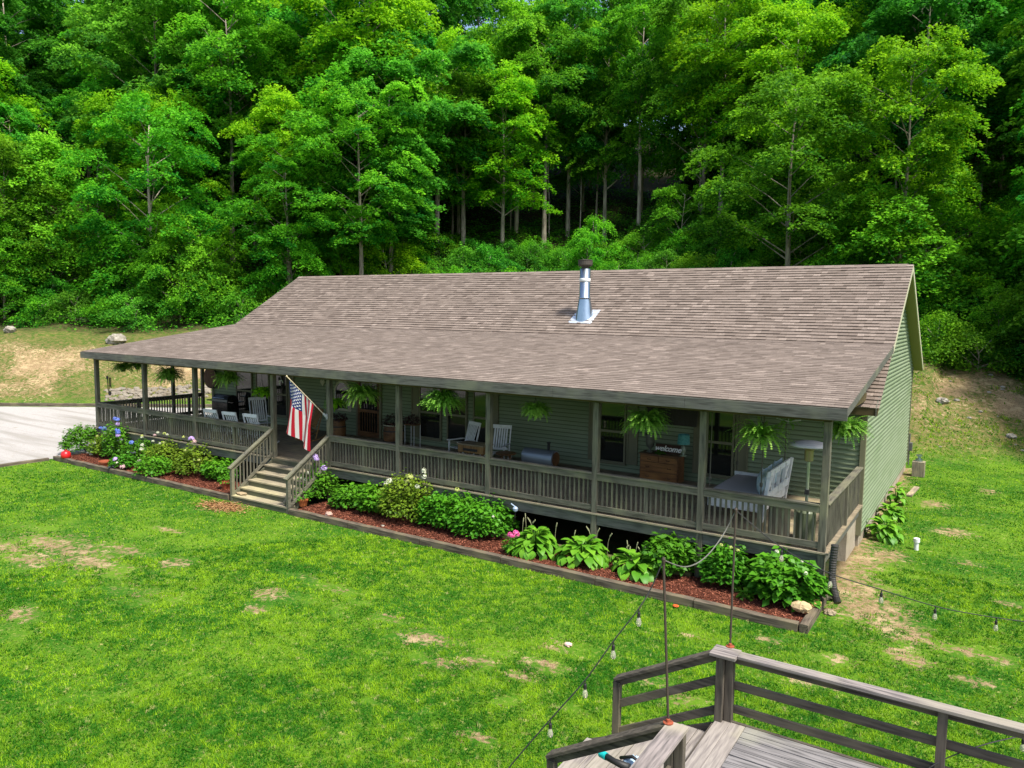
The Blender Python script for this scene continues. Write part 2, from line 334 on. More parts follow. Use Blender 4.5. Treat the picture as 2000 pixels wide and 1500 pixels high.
# loose mulch chips
n = 26000; cx = rng.uniform(-8.85, 17.6, n); cy = rng.uniform(-1.45, -.2, n); k = (cx < 1.2) | (cx > 4.05); cx, cy = cx[k], cy[k]; n = len(cx)
P = np.stack([cx, cy, .105+rng.random(n)*.02], 1); an = rng.uniform(0, 6.28, n); D = np.stack([np.cos(an), np.sin(an), rng.uniform(-.1, .4, n)], 1); N = np.stack([rng.normal(0, .4, n), rng.normal(0, .4, n), np.ones(n)], 1)
CHIP = mat('mulch_chip', (.07, .020, .012), .9, .15, attr=(.36, .13, .075))
tag(link('mulch_chips', npmesh('mulch_chips', leaves(P, D, N, rng.uniform(.03, .08, n), rng.uniform(.012, .03, n)), 4, rng.random(n)**2), CHIP), kind='stuff', label='red and brown wood chips covering the flower bed')
# grass blades: real tufts, denser near
def blades(n, dmin, dmax):
    th = rng.uniform(-.80, .80, n); d = np.sqrt(rng.uniform(dmin**2, dmax**2, n)); a = .5726+th
    x = CP[0]-np.sin(a)*d; y = CP[1]+np.cos(a)*d; return x, y
xs, ys = [], []
for n, a, b in ((230000, 5.5, 12), (230000, 12, 19), (150000, 19, 30), (150000, 30, 46)):
    x, y = blades(n, a, b); xs.append(x); ys.append(y)
x = np.concatenate(xs); y = np.concatenate(ys)
s = slope_s(x, y); dd = dirt(x, y)+1.3*(fbm(x*2.4+5, y*2.4+1, 4)-.5)
ok = (s < 13) & ~((x > -9.1) & (x < 17.85) & (y > -1.66) & (y < 16.2)) & ~((x < -9.0) & (s < .2)) & (rng.random(len(x)) > np.clip((dd-.22)*3.2, 0, .985))
x, y, s = x[ok], y[ok], s[ok]; n = len(x); z = height(x, y)
L = rng.uniform(.03, .062, n)*(1+1.2*np.clip(s/3, 0, 1)); an = rng.uniform(0, 6.28, n); le = rng.uniform(.2, 1.5, n)
dist = np.hypot(x-CP[0], y-CP[1]); W = rng.uniform(.011, .020, n)*np.clip(dist/11, 1, 3)
B = np.stack([x, y, z-.01], 1); S = np.stack([-np.sin(an), np.cos(an), 0*an], 1); T = np.stack([np.cos(an)*le, np.sin(an)*le, 1+0*an], 1)*L[:, None]
Vg = np.stack([B-S*W[:, None]/2, B+S*W[:, None]/2, B+T], 1).reshape(-1, 3)
mow = np.clip(.5+.9*np.sin((y-.28*x)*3.6+1.3*fbm(x*.12, y*.3)*4), 0, 1)*np.clip((fbm(x*.16+3, y*.16+8)-.40)*4, 0, 1)
tn = np.clip((fbm(x*.33, y*.8+4)-.42)*2.6, 0, .6)*.5+.34*mow+np.clip((fbm(x*6+2, y*6+4, 3)-.42)*3.6, -.25, .9)*.85+rng.normal(-.14, .22, n)+.30*np.clip(s/2, 0, 1)
tag(link('grass', npmesh('grass', Vg, 3, tn), GRASSM), kind='stuff', label='short bright green lawn grass with yellowish patches')
n = 1500; P = np.stack([1.75+rng.normal(0, .42, n), -2.18+rng.normal(0, .2, n), rng.uniform(.005, .04, n)], 1); an = rng.uniform(0, 6.28, n); D = np.stack([np.cos(an), np.sin(an), rng.uniform(-.1, .3, n)], 1); N = np.stack([rng.normal(0, .4, n), rng.normal(0, .4, n), np.ones(n)], 1)
tag(link('spilled_mulch', npmesh('spilled_mulch', leaves(P, D, N, rng.uniform(.05, .11, n), rng.uniform(.02, .04, n)), 4, rng.random(n)), mat('orange_chip', (.20, .085, .03), .9, .1, attr=(.36, .22, .10))), kind='stuff', label='orange brown patch of old mulch in the grass before the steps')
# ================================================================ HOUSE
PX = [-8.784, -5.577, -2.577, 1.421, 3.908, 6.605, 9.631, 12.66, 15.193, 17.67]
DZ, RT, BZ = 1.087, 2.037, 3.71
XL, XR, YW, YR, XW0, XW1 = -9.075, 18.069, 4.58, 16.10, -8.0, 17.708
YE, ZE, YB, ZB, YG, ZG, YRE, ZRE = -.40, 4.02, 6.57, 5.01, 10.34, 7.315, 16.5, 3.9
house = empty('ranch_house', (4.4, 4.58, 0)); tag(house, 'long single storey ranch house with sage green siding, full width porch and brown shingle roof', 'house')
HO = Vector(house.location)
def hb(mb, name, m, parent=house, **k):          # build a child of the house, coordinates given in world space
    o = mb.build(name, m, parent, **k); o.matrix_parent_inverse = Matrix.Identity(4)
    off = HO if parent == house else Vector((0, 0, 0))
    o.data.transform(Matrix.Translation(-HO)); return o
# shingled slopes: each tab is its own thin slab
def shingles(y0, z0, y1, z1, mb, exp=.165, th=(.024, .034)):
    Ls = math.hypot(y1-y0, z1-z0); n = int(round(Ls/exp)); uy, uz = (y1-y0)/Ls, (z1-z0)/Ls; ny_, nz_ = -uz, uy
    if ny_*1 == 0: pass
    sgn = 1 if nz_ > 0 else -1; ny_, nz_ = ny_*sgn, nz_*sgn
    for i in range(n):
        a = Ls*i/n; b = Ls*(i+1)/n+.004; x = XL; row = random.uniform(0, .15)
        while x < XR-.01:
            w = random.choice((.14, .18, .22, .28, .34, .4)); x2 = min(x+w, XR)
            if XR-x2 < .08: x2 = XR
            t0 = th[0] if random.random() < .5 else th[1]; t1 = .002
            tone = min(1, max(0, random.gauss(.34, .13)))
            if random.random() < .09: tone = min(1, tone+.38)
            g = .0015
            P0 = lambda l, t, xx: (xx, y0+uy*l+ny_*t, z0+uz*l+nz_*t)
            vs = [P0(a, 0, x+g), P0(a, 0, x2-g), P0(b, 0, x2-g), P0(b, 0, x+g), P0(a, t0, x+g), P0(a, t0, x2-g), P0(b, t1, x2-g), P0(b, t1, x+g)]
            mb.add(vs, [(4, 5, 6, 7), (0, 1, 5, 4), (1, 2, 6, 5), (3, 0, 4, 7)] if sgn > 0 else [(4, 5, 6, 7), (0, 1, 5, 4), (1, 2, 6, 5), (3, 0, 4, 7)], tone)
            x = x2
m = MB(); shingles(YB, ZB+.012, YG, ZG+.012, m); shingles(YRE, ZRE+.01, YG, ZG+.01, m, .3)
roof = hb(m, 'roof', SHING)
m = MB(); shingles(YE-.02, ZE, YB+.02, ZB+.012, m, .18, (.010, .014)); hb(m, 'porch_roof', SHING)
for a_, b_ in ((XR-.55, XR), (XL, XL+.55)):
    _s = (XL, XR); XL, XR = a_, b_; m = MB(); yF_ = YW-.42; shingles(yF_, ZB-(ZG-ZB)/(YG-YB)*(YB-yF_)+.006, YB-.5, ZB-.5*(ZG-ZB)/(YG-YB)+.006, m); XL, XR = _s; hb(m, 'lower_eave_shingles', SHING)
# solid decks under the shingles
def prism(mb, prof, x0, x1):
    n = len(prof); mb.add([(x0, y, z) for y, z in prof]+[(x1, y, z) for y, z in prof], [tuple(range(n)), tuple(range(2*n-1, n-1, -1))]+[(i, i+n, (i+1) % n+n, (i+1) % n) for i in range(n)])
slM = (ZG-ZB)/(YG-YB); slP = (ZB-ZE)/(YB-YE); slR = (ZG-ZRE)/(YRE-YG)
yF = YW-.42; zF = ZB-slM*(YB-yF)
m = MB(); prism(m, [(yF, zF-.004), (YG, ZG-.004), (YRE, ZRE-.004), (YRE, ZRE-.15), (YG, ZG-.17), (yF, zF-.17)], XL+.03, XR-.03); hb(m, 'roof_deck', CEILM)
m = MB(); prism(m, [(YG, ZG-.175), (YRE, ZRE-.155), (YRE, ZRE-.17), (YG, ZG-.19)], XL+.03, XR-.03); hb(m, 'soffit', SOFF)
m = MB(); prism(m, [(YE+.03, ZE-.006), (YB-.3, ZB-.3*slP-.006), (YB-.3, ZB-.3*slP-.03), (YE+.03, ZE-.14)], XL+.03, XR-.03); hb(m, 'porch_ceiling', CEILM)
m = MB()
for x in np.arange(XL+.25, XR, .6): m.beam((x, YE+.06, ZE-.20), (x, YW, ZE-.20+slP*(YW-YE-.06)), .04, .13)
hb(m, 'rafters', CEILM)
m = MB()
for k in range(90):
    x = XL+.3*k; x2 = min(x+.297, XR)
    if x >= XR: break
    prism(m, [(YG-.14, ZG-.14*slM+.03), (YG, ZG+.04), (YG+.14, ZG-.14*slR+.03), (YG+.14, ZG-.14*slR+.005), (YG, ZG+.012), (YG-.14, ZG-.14*slM+.005)], x, x2)
    m.t[-12:] = [random.uniform(.1, .6)]*12
hb(m, 'ridge_cap', SHING)
for s_ in (XL, XR-.028):
    m = MB(); prism(m, [(YB-.1, ZB-.06), (YG, ZG+.0), (YG, ZG-.19), (YB-.1, ZB-.25)], s_, s_+.028); hb(m, 'rake_board', CREAM); m = MB(); prism(m, [(YG, ZG), (YRE+.02, ZRE-.01), (YRE+.02, ZRE-.17), (YG, ZG-.19)], s_, s_+.028); hb(m, 'rake_board', CREAM)
for s_ in (XL, XR-.028): m = MB(); prism(m, [(YE, ZE-.01), (YB-.1, ZB-.06+.03), (YB-.1, ZB-.20), (YE, ZE-.16)], s_, s_+.028); hb(m, 'porch_rake_board', FAS)
for s_ in (XL+.05, XR-.075): m = MB(); prism(m, [(yF-.02, zF+.02), (YB-.4, ZB-.4*slM-.02), (YB-.4, ZB-.4*slM-.2), (yF-.02, zF-.18)], s_, s_+.028); hb(m, 'porch_rake_board', FAS)
m = MB(); fx = [XL, -5.3, -.9, 3.3, 7.2, 11.7, 14.9, XR]
for a, b in zip(fx, fx[1:]): m.box((a+.002, YE-.045, ZE-.245), (b-.002, YE-.005, ZE-.012))
hb(m, 'fascia', FAS, bevel=.004)
m = MB(); m.box((PX[0]-.08, -.07, BZ-.02), (PX[9]+.08, .07, ZE+slP*.40-.15)); hb(m, 'porch_beam', CEILM)
for x in (PX[0], PX[9]): m = MB(); m.box((x-.06, .07, BZ-.02), (x+.06, YW-.02, BZ+.16)); hb(m, 'side_beam', CEILM)
# lap siding walls
def lap_front(mb, x0, x1, z0, z1, y, e=.122):
    z = z0
    while z < z1-.02:
        t = min(z+e, z1); mb.add([(x0, y-.050, z-.008), (x1, y-.050, z-.008), (x1, y-.002, t), (x0, y-.002, t), (x0, y-.03, z-.008), (x1, y-.03, z-.008), (x1, y+.004, z+.012), (x0, y+.004, z+.012)], [(0, 1, 2, 3), (4, 5, 1, 0), (7, 6, 5, 4)]); mb.add([(x0, y-.052, z-.009), (x1, y-.052, z-.009), (x1, y-.0435, z+.017), (x0, y-.0435, z+.017)], [(0, 1, 2, 3)], .8); z += e  # last strip: shadow line of the lap, painted as darker colour along the lip
def lap_gable(mb, x, sg, e=.122):
    z = .308
    def yr(zz):
        a = YW if zz < ZB-slM*(YB-YW)-.1 else YW+(zz-(ZB-slM*(YB-YW)-.1))/slM
        b = YR if zz < ZRE+.06 else YG+(ZG-.17-zz)/slR
        return a, min(b, YR)
    while z < ZG-.3:
        t = z+e; a0, b0 = yr(z); a1, b1 = yr(t)
        if b1 <= a1: break
        mb.add([(x+sg*.052, a0, z-.010), (x+sg*.052, b0, z-.010), (x+sg*.002, b1, t), (x+sg*.002, a1, t), (x+sg*.03, a0, z-.010), (x+sg*.03, b0, z-.010), (x, b0, z+.014), (x, a0, z+.014)], [(0, 1, 2, 3), (4, 5, 1, 0), (7, 6, 5, 4)]); mb.add([(x+sg*.054, a0, z-.011), (x+sg*.054, b0, z-.011), (x+sg*.0455, b0, z+.019), (x+sg*.0455, a0, z+.019)], [(0, 1, 2, 3)], .8); z += e  # same painted shadow line along each gable lap
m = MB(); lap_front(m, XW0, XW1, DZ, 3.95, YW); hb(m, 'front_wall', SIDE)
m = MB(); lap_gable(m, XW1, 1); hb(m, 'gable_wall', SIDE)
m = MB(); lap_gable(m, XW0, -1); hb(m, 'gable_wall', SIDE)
m = MB(); m.box((XW0+.02, YW+.02, .3), (XW1-.02, YR-.02, 3.7)); hb(m, 'wall_core', TRIM)
m = MB(); m.box((XW0, YW+.03, -.3), (XW1+.012, YR, .306)); m.box((XW1-.35, 3.2, -.3), (XW1-.05, YW+.02, .8)); hb(m, 'foundation', CONC)
for x in (XW0, XW1): m = MB(); m.box((x-.05, YW-.075, .3), (x+.07, YW+.06, 3.75)); hb(m, 'corner_trim', TRIM)
m = MB(); m.box((XW1-.04, YR-.05, .3), (XW1+.07, YR+.03, 3.9)); hb(m, 'corner_trim', TRIM)
# porch floor: boards
m = MB(); y = -.06
while y < YW-.02: m.box((PX[0]-.12, y, DZ-.035), (PX[9]+.12, y+.134, DZ-random.uniform(0, .003))); y += .14
hb(m, 'porch_floor', FLOORM)
m = MB(); 
for a, b in zip(PX, PX[1:]): m.box((a+.002, -.045, .80), (b-.002, -.005, DZ-.04))
m.box((PX[9]+.005, -.04, .80), (PX[9]+.045, YW-.1, DZ-.04)); m.box((PX[0]-.045, -.04, .80), (PX[0]-.005, YW, DZ-.04)); hb(m, 'rim_joist', FAS, bevel=.004)
m = MB(); m.box((PX[0]-.14, -.10, DZ-.036), (PX[3], -.062, DZ-.002)); m.box((PX[4], -.10, DZ-.036), (PX[9]+.14, -.062, DZ-.002)); hb(m, 'floor_edge_board', TREADM)
for i, x in enumerate(PX):
    m = MB(); m.box((x-.07, -.07, 0), (x+.07, .07, BZ)); hb(m, 'porch_post', WZ, bevel=.006)
m = MB(); m.box((PX[0]-.06, 3.12, .3), (PX[0]+.06, 3.24, BZ)); hb(m, 'porch_post', WZ, bevel=.006)
m = MB(); m.box((PX[0]-.06, YW-.06, .3), (PX[0]+.06, YW+.06, BZ)); hb(m, 'porch_post', WZ, bevel=.006)
# railings
bal = []
def railbay(a, b, ax='x', c=0):
    L = b-a; g = MB(); M = (WX if ax == 'x' else WY)
    def bx(l0, l1, c0, c1, z0, z1): return ((l0, c+c0, z0), (l1, c+c1, z1)) if ax == 'x' else ((c+c0, l0, z0), (c+c1, l1, z1))
    g.box(*bx(a, b, -.085, .075, RT-.038, RT)); g.box(*bx(a, b, -.065, -.025, RT-.175, RT-.04)); g.box(*bx(a, b, -.055, -.015, DZ+.055, DZ+.185))
    r = hb(g, 'railing', M, bevel=.004)
    mid = (a+b)/2; q = MB(); q.box(*bx(mid-.045, mid+.045, -.012, .078, DZ, RT-.04)); hb(q, 'rail_post', WZ, parent=r)
    n = int(round(L/.118))
    for i in range(1, n):
        t = a+L*i/n
        if abs(t-mid) < .07: continue
        bal.append((r, *bx(t-.018, t+.018, -.012, .026, DZ+.03, RT-.05)))
for i in list(range(3))+list(range(4, 9)): railbay(PX[i]+.07, PX[i+1]-.07)
railbay(.07, YW-.06, 'y', PX[9]+.02); railbay(.07, 3.12, 'y', PX[0]); railbay(3.24, YW-.06, 'y', PX[0])
bal.sort(key=lambda q: -q[1][0]+q[1][1]*.8)
for q in bal[:100]: hb(MB().box(q[1], q[2]), 'baluster', WZ, parent=q[0])
m = MB()
for q in bal[100:]: m.box(q[1], q[2])
tag(hb(m, 'baluster', WZ), kind='stuff')
# steps
steps = MB(); SX0, SX1 = 1.40, 3.84; 
for k in range(1, 7): steps.box((SX0+.03, -.06-.3*(k-1)-.03, 0.0 if k == 6 else DZ-.181*k-.05), (SX1-.03, -.06-.3*(k-1), DZ-.181*(k-1)-.045 if k > 1 else DZ-.037))
for x in (SX0, SX1-.03): prism(steps, [(-.05, DZ-.04), (-.05, DZ-.4), (-1.3, 0), (-1.58, 0), (-1.58, .1)], x, x+.028)
st = hb(steps, 'porch_steps', RISERM)
for k in range(1, 6):
    m = MB(); z = DZ-.181*k; y1 = -.06-.3*(k-1)-.031; y0 = y1-.315
    m.box((SX0-.0, y0, z-.04), (SX1+.0, y0+.154, z)); m.box((SX0, y0+.158, z-.04), (SX1, y1, z)); hb(m, 'tread', TREADM, parent=st)
for x in (SX0+.0, SX1+.03):
    m = MB(); m.box((x-.045, -1.60, 0), (x+.045, -1.50, .98)); m.beam((x, -.02, RT-.02), (x, -1.66, .99), .14, .038); m.beam((x, -.02, RT-.10), (x, -1.55, .945), .04, .09)
    m.beam((x, -.06, DZ+.12), (x, -1.52, .18), .04, .09); sr = hb(m, 'stair_railing', WY, parent=st)
    for i in range(1, 12):
        y = -.02-1.5*i/12; t = i/12; sr_ = MB(); sr_.box((x-.018, y-.018, DZ+.12-t*.94), (x+.018, y+.018, RT-.12-t*1.03)); o = hb(sr_, 'baluster', WZ, parent=st)
# windows and doors on the front wall
def ux(u, v=820): return at(u, v, 1, YW-.03)[0]
def window(x0, x1, z0, z1, shut=(0, 0)):
    f = MB(); y0, y1 = YW-.10, YW+.02; t = .055
    f.box((x0-t, y0, z0-t), (x0, y1, z1+t)); f.box((x1, y0, z0-t), (x1+t, y1, z1+t)); f.box((x0, y0, z1), (x1, y1, z1+t)); f.box((x0, y0, z0-t), (x1, y1, z0))
    zm = (z0+z1)/2-.05; f.box((x0, y0+.008, zm-.035), (x1, y1, zm+.035)); fr = hb(f, 'window', TRIM)
    g = MB(); g.box((x0+.003, YW-.072, z0+.003), (x1-.003, YW-.064, zm-.037)); g.box((x0+.003, YW-.080, zm+.037), (x1-.003, YW-.072, z1-.003)); hb(g, 'pane', GLASS, parent=fr)
    s = MB(); s.box((x0-t-.03, y0-.04, z0-t-.035), (x1+t+.03, y0+.02, z0-t-.002)); hb(s, 'sill', TRIM, parent=fr)
    for k, sx in zip(shut, (-1, 1)):
        if k:
            a = x1+t+.03 if sx > 0 else x0-t-.03-.34; b_ = a+.34; h = MB(); yy = YW-.085
            h.box((a, yy, z0-.04), (a+.05, YW-.01, z1+.04)); h.box((b_-.05, yy, z0-.04), (b_, YW-.01, z1+.04))
            for zz in (z0-.04, zm-.03, z1-.02): h.box((a+.05, yy, zz), (b_-.05, YW-.01, zz+.06))
            h.box((a+.05, yy+.022, z0), (b_-.05, YW-.012, z1)); hb(h, 'shutter', TRIM)
for u0, u1, z0, z1, sh in ((466, 494, 1.5, 3.25, (0, 0)), (505, 527, 1.5, 3.25, (0, 0)), (541, 562, 1.5, 3.25, (0, 1)), (823, 861, 1.38, 3.2, (1, 0)), (877, 911, 1.38, 3.2, (0, 0)), (928, 953, 1.38, 3.2, (0, 1)), (1176, 1221, 1.38, 3.25, (1, 1)), (1386, 1433, 1.38, 3.25, (1, 1))):
    window(ux(u0), ux(u1), z0, z1, sh)
x0, x1 = ux(701), ux(743); m = MB(); m.box((x0-.09, YW-.10, DZ), (x0-.005, YW+.02, 3.25)); m.box((x1+.005, YW-.10, DZ), (x1+.09, YW+.02, 3.25)); m.box((x0-.09, YW-.10, 3.252), (x1+.09, YW+.02, 3.34)); hb(m, 'door_frame', TRIM)
m = MB()
for a, b, c, d in ((x0, x0+.1, DZ+.01, 3.22), (x1-.1, x1, DZ+.01, 3.22), (x0+.1, x1-.1, 3.1, 3.22), (x0+.1, x1-.1, DZ+.01, DZ+.2), (x0+.1, x1-.1, 2.0, 2.1)): m.box((a, YW-.09, c), (b, YW-.06, d))
for i in range(1, 7): xx = x0+.1+(x1-x0-.2)*i/7; m.box((xx-.012, YW-.085, DZ+.2), (xx+.012, YW-.065, 2.0))
dr = hb(m, 'screen_door', BRNW); m = MB(); m.box((x0+.1, YW-.052, DZ+.2), (x1-.1, YW-.045, 3.1)); hb(m, 'pane', GLASS, parent=dr)
m = MB(); m.tube([(x1-.05, YW-.11, 2.02), (x1-.05, YW-.11, 2.16)], .012, 6); hb(m, 'handle', DARKM, parent=dr)
# utility box with conduit on the far gable corner, exposed rafter tail
m = MB(); p = at(1776, 872, 0, XW1+.06); m.box((XW1+.02, p[1]-.12, p[2]-.15), (XW1+.16, p[1]+.12, p[2]+.15)); m.tube([(XW1+.06, p[1], p[2]-.15), (XW1+.06, p[1], .1)], .025, 8); m.tube([(XW1+.06, p[1], p[2]+.15), (XW1+.06, p[1], p[2]+.5)], .025, 8); hb(m, 'electric_meter', flat('meter_grey', (.11, .11, .10)))
# chimney flue
def roofhit(u, v):
    d = ray(u, v); k = (ZB-CP[2]-slM*(YB-CP[1]))/(d[2]-slM*d[1]); return CP+d*k
c = roofhit(1141, 620); cx_, cy_ = c[0], c[1]; dd_ = (Vector(c)-Vector(CP)).dot(Vector(AF)); zr = lambda y: ZB+slM*(y-YB)
ztop = c[2]+(605-511)*dd_/F; zc = ztop+17*dd_/F; r = 10.3*dd_/F
m = MB(); a = .44; vs = [(cx_+sx*a, cy_+sy*a*.85, zr(cy_+sy*a*.85)+.028+k) for k in (0, .01) for sx, sy in ((-1, -1), (1, -1), (1, 1), (-1, 1))]
m.add(vs, [(0, 3, 2, 1), (4, 5, 6, 7), (0, 1, 5, 4), (1, 2, 6, 5), (2, 3, 7, 6), (3, 0, 4, 7)]); fl = hb(m, 'flashing', BRIGHT)
m = MB(); n_ = 24; zt = c[2]+.62; vs = []
for j in range(n_):
    t = 2*math.pi*j/n_; xx, yy = cx_+.30*math.cos(t), cy_+.30*math.sin(t); vs.append((xx, yy, zr(yy)+.035))
for j in range(n_): t = 2*math.pi*j/n_; vs.append((cx_+r*1.12*math.cos(t), cy_+r*1.12*math.sin(t), zt))
m.add(vs, [(j, (j+1) % n_, n_+(j+1) % n_, n_+j) for j in range(n_)]); hb(m, 'flashing_cone', GALV, parent=fl, smooth=True)
m = MB(); m.lathe((cx_, cy_, 0), [(r, zt-.1), (r, zt+.02), (r*1.16, zt+.03), (r*1.16, zt+.06), (r, zt+.07), (r, ztop)], 28); ch = hb(m, 'chimney_flue', GALV, smooth=True)
m = MB(); zb_ = zt+(ztop-zt)*.58; m.lathe((cx_, cy_, 0), [(r+.004, zb_), (r+.012, zb_+.01), (r+.012, zb_+.10), (r+.004, zb_+.11)], 28); hb(m, 'band', WHITE, parent=ch, smooth=True)
m = MB(); m.lathe((cx_, cy_, 0), [(r*.7, ztop), (r*.7, ztop+.06), (r*1.1, ztop+.08), (r*1.35, ztop+.13), (r*1.35, zc-.03), (r*1.4, zc-.02), (r*1.4, zc), (.01, zc+.03)], 24); hb(m, 'cap', flat('brown_cap', (.06, .05, .04)), parent=ch)
#@@PART2
# ================================================================ TIMBER EDGING
def timber(p, q, h=.16, w=.15, z0=0, lab='', m_=None, grp='timbers edging the flower bed'):
    d = Vector(q)-Vector(p); L = d.length; mb = MB(); n = 9; vs = []; R = random.Random(lab)
    for i in range(n+1):
        j = R.uniform(-.005, .005); k = R.uniform(-.006, .006)
        vs += [(L*i/n, -w/2+j, 0), (L*i/n, -w/2+j, h+k-.012), (L*i/n, -w/2+.014+j, h+k), (L*i/n, w/2-.014+k, h+j), (L*i/n, w/2+k, h+j-.012), (L*i/n, w/2+k, 0)]
    fs = [(i*6+a, (i+1)*6+a, (i+1)*6+(a+1) % 6, i*6+(a+1) % 6) for i in range(n) for a in range(6)]+[tuple(range(6)), tuple(range(n*6+5, n*6-1, -1))]
    mb.add(vs, fs); o = mb.build('landscape_timber', m_ or TIMB); o.location = (p[0], p[1], z0); o.rotation_euler = (0, 0, math.atan2(d.y, d.x))
    return tag(o, lab, 'timber', grp)
tx = [3.95, 6.25, 8.7, 11.1, 13.5, 15.65, 17.62]
for i, (a, b) in enumerate(zip(tx, tx[1:])): timber((a+.01, -1.555, 0), (b-.01, -1.555+random.uniform(-.012, .012), 0), lab='front timber of the mulch bed, %s to the right of the porch steps' % nth(i))
tx = [-9.0, -7.75, -5.2, -2.6, -.4, 1.27]
for i, (a, b) in enumerate(zip(tx, tx[1:])): timber((a+.01, -1.555, 0), (b-.01, -1.555+random.uniform(-.012, .012), 0), lab='weathered timber along the hydrangea bed left of the steps, %s from the gravel' % nth(i))
timber((17.71, -1.62, 0), (17.71, .18, 0), lab='short timber closing the right end of the flower bed by the rocks', m_=TIMB, h=.165)
for i, (a, b) in enumerate(((9.9, 12.5), (12.8, 15.1), (15.35, 17.5))): timber((a, -.22, 0), (b, -.22, 0), h=.17, w=.12, z0=.04, lab='mossy timber at the back of the bed below the porch, %s from left' % nth(i), m_=wood('mossy_timber%d' % i, (.13, .13, .05), (.05, .05, .02), 0))
for i, (p, q) in enumerate((((-9.1, -1.75), (-9.25, -3.9)), ((-9.26, -3.95), (-9.5, -6.6)), ((-9.51, -6.65), (-9.8, -9.2)))): timber((*p, 0), (*q, 0), h=.1, lab='low timber between lawn and gravel drive, %s from the flower bed' % nth(i), grp='timbers edging the drive')
pv = [(-31, None), (-28, None), (-25, None), (-22, None), (-19.4, None), (-16.6, None)]
pv = [(a, float(ybase(a))-.25) for a, _ in pv]
for i in range(5): timber((pv[i][0]+.02, pv[i][1], 0), (pv[i+1][0]-.02, pv[i+1][1], 0), h=.2, lab='dark timber below the bank beyond the gravel, %s from the left' % nth(i), grp='timbers edging the far side of the drive')
# ================================================================ PLANTS
def leafdome(n, R, H, L, seed, lump=.5, low=.08):
    g = np.random.default_rng(seed); th = g.uniform(0, 6.28, n); cz = g.uniform(-.25, 1, n); rr = (1-lump*.6*np.abs(np.sin(th*2.5+seed))*g.random(n))*(.55+.45*np.sqrt(g.random(n)))
    lumpf = 1+lump*(fbm(th*1.9+seed, cz*2.6+seed, 3)-.5)*1.7
    sr = np.sqrt(1-np.clip(cz, -1, 1)**2); rad = rr*lumpf
    P = np.stack([np.cos(th)*sr*rad*R, np.sin(th)*sr*rad*R, low+H*np.clip(.25+.75*cz*rad, 0.02, 2)], 1)
    out = np.stack([np.cos(th), np.sin(th), 0*th], 1)
    D = out+g.normal(0, .55, (n, 3)); D[:, 2] = g.uniform(-.7, .35, n); N = out*.35+g.normal(0, .35, (n, 3)); N[:, 2] = 1
    sh = g.random(n) < .10; P[:, 2] += np.where(sh & (cz > .2), g.uniform(0, .22, n)*H*(np.sin(th*7+seed) > .2), 0); Ls = L*g.uniform(.55, 1.35, n)
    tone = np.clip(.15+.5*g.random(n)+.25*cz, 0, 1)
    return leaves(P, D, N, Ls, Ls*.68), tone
def blossom(c, r, m_, parent, seed):
    g = np.random.default_rng(seed); n = 46; u = unit(g.normal(0, 1, (n, 3))); u[:, 2] = np.abs(u[:, 2])*.9-.2; u = unit(u)
    P = np.array(c)+u*r*.55; t = unit(np.cross(u, g.normal(0, 1, (n, 3)))); V = leaves(P-t*r*.22+u*r*.3, t, u, np.full(n, r*.55), np.full(n, r*.5))
    o = link('flower_head', npmesh('flower_head', V, 4, g.random(n)), m_, parent); return o
BL = lambda n, a, b: mat(n, a, .7, .2, attr=b, transl=.2)
BLUEF = BL('blue_petals', (.08, .14, .55), (.22, .30, .75)); LILF = BL('lilac_petals', (.38, .24, .55), (.55, .42, .70)); WHF = BL('cream_petals', (.50, .52, .36), (.70, .70, .55)); PINKF = BL('pink_petals', (.65, .03, .22), (.80, .20, .40)); PALEP = BL('pale_pink_petals', (.55, .33, .33), (.7, .5, .5)); LIMEF = BL('lime_petals', (.35, .42, .08), (.55, .58, .2))
def shrub(x, y, R, H, n, label, m_=None, L=.11, fl=(), seed=0, z=.10, cat='shrub', grp='hydrangeas along the porch', name='hydrangea'):
    e = empty(name, (x, y, z)); tag(e, label, cat, grp); V, t = leafdome(int(n*1.5), R, H, L, seed)
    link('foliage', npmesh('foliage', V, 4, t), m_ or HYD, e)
    s = MB(); Rr = random.Random(seed)
    for i in range(9): a = Rr.uniform(0, 6.28); s.tube([(0, 0, 0), (math.cos(a)*R*.3, math.sin(a)*R*.3, H*.4), (math.cos(a)*R*.6, math.sin(a)*R*.6, H*.8)], [.012, .009, .005], 4, False)
    s.build('stems', flat('stem', (.10, .09, .03)) if 'stem' not in bpy.data.materials else bpy.data.materials['stem'], e)
    for i, (u, v, fm, r) in enumerate(fl):
        d = ray(u, v); # place on the camera-facing side of the dome
        yy = y-R*.62 if v > 0 else y; p = at(u, v, 1, yy); p = np.clip(p-np.array([x, y, z]), [-R*1.05, -R, .05], [R*1.05, R, H*1.35]); blossom(p, r, fm, e, seed*31+i)
    return e
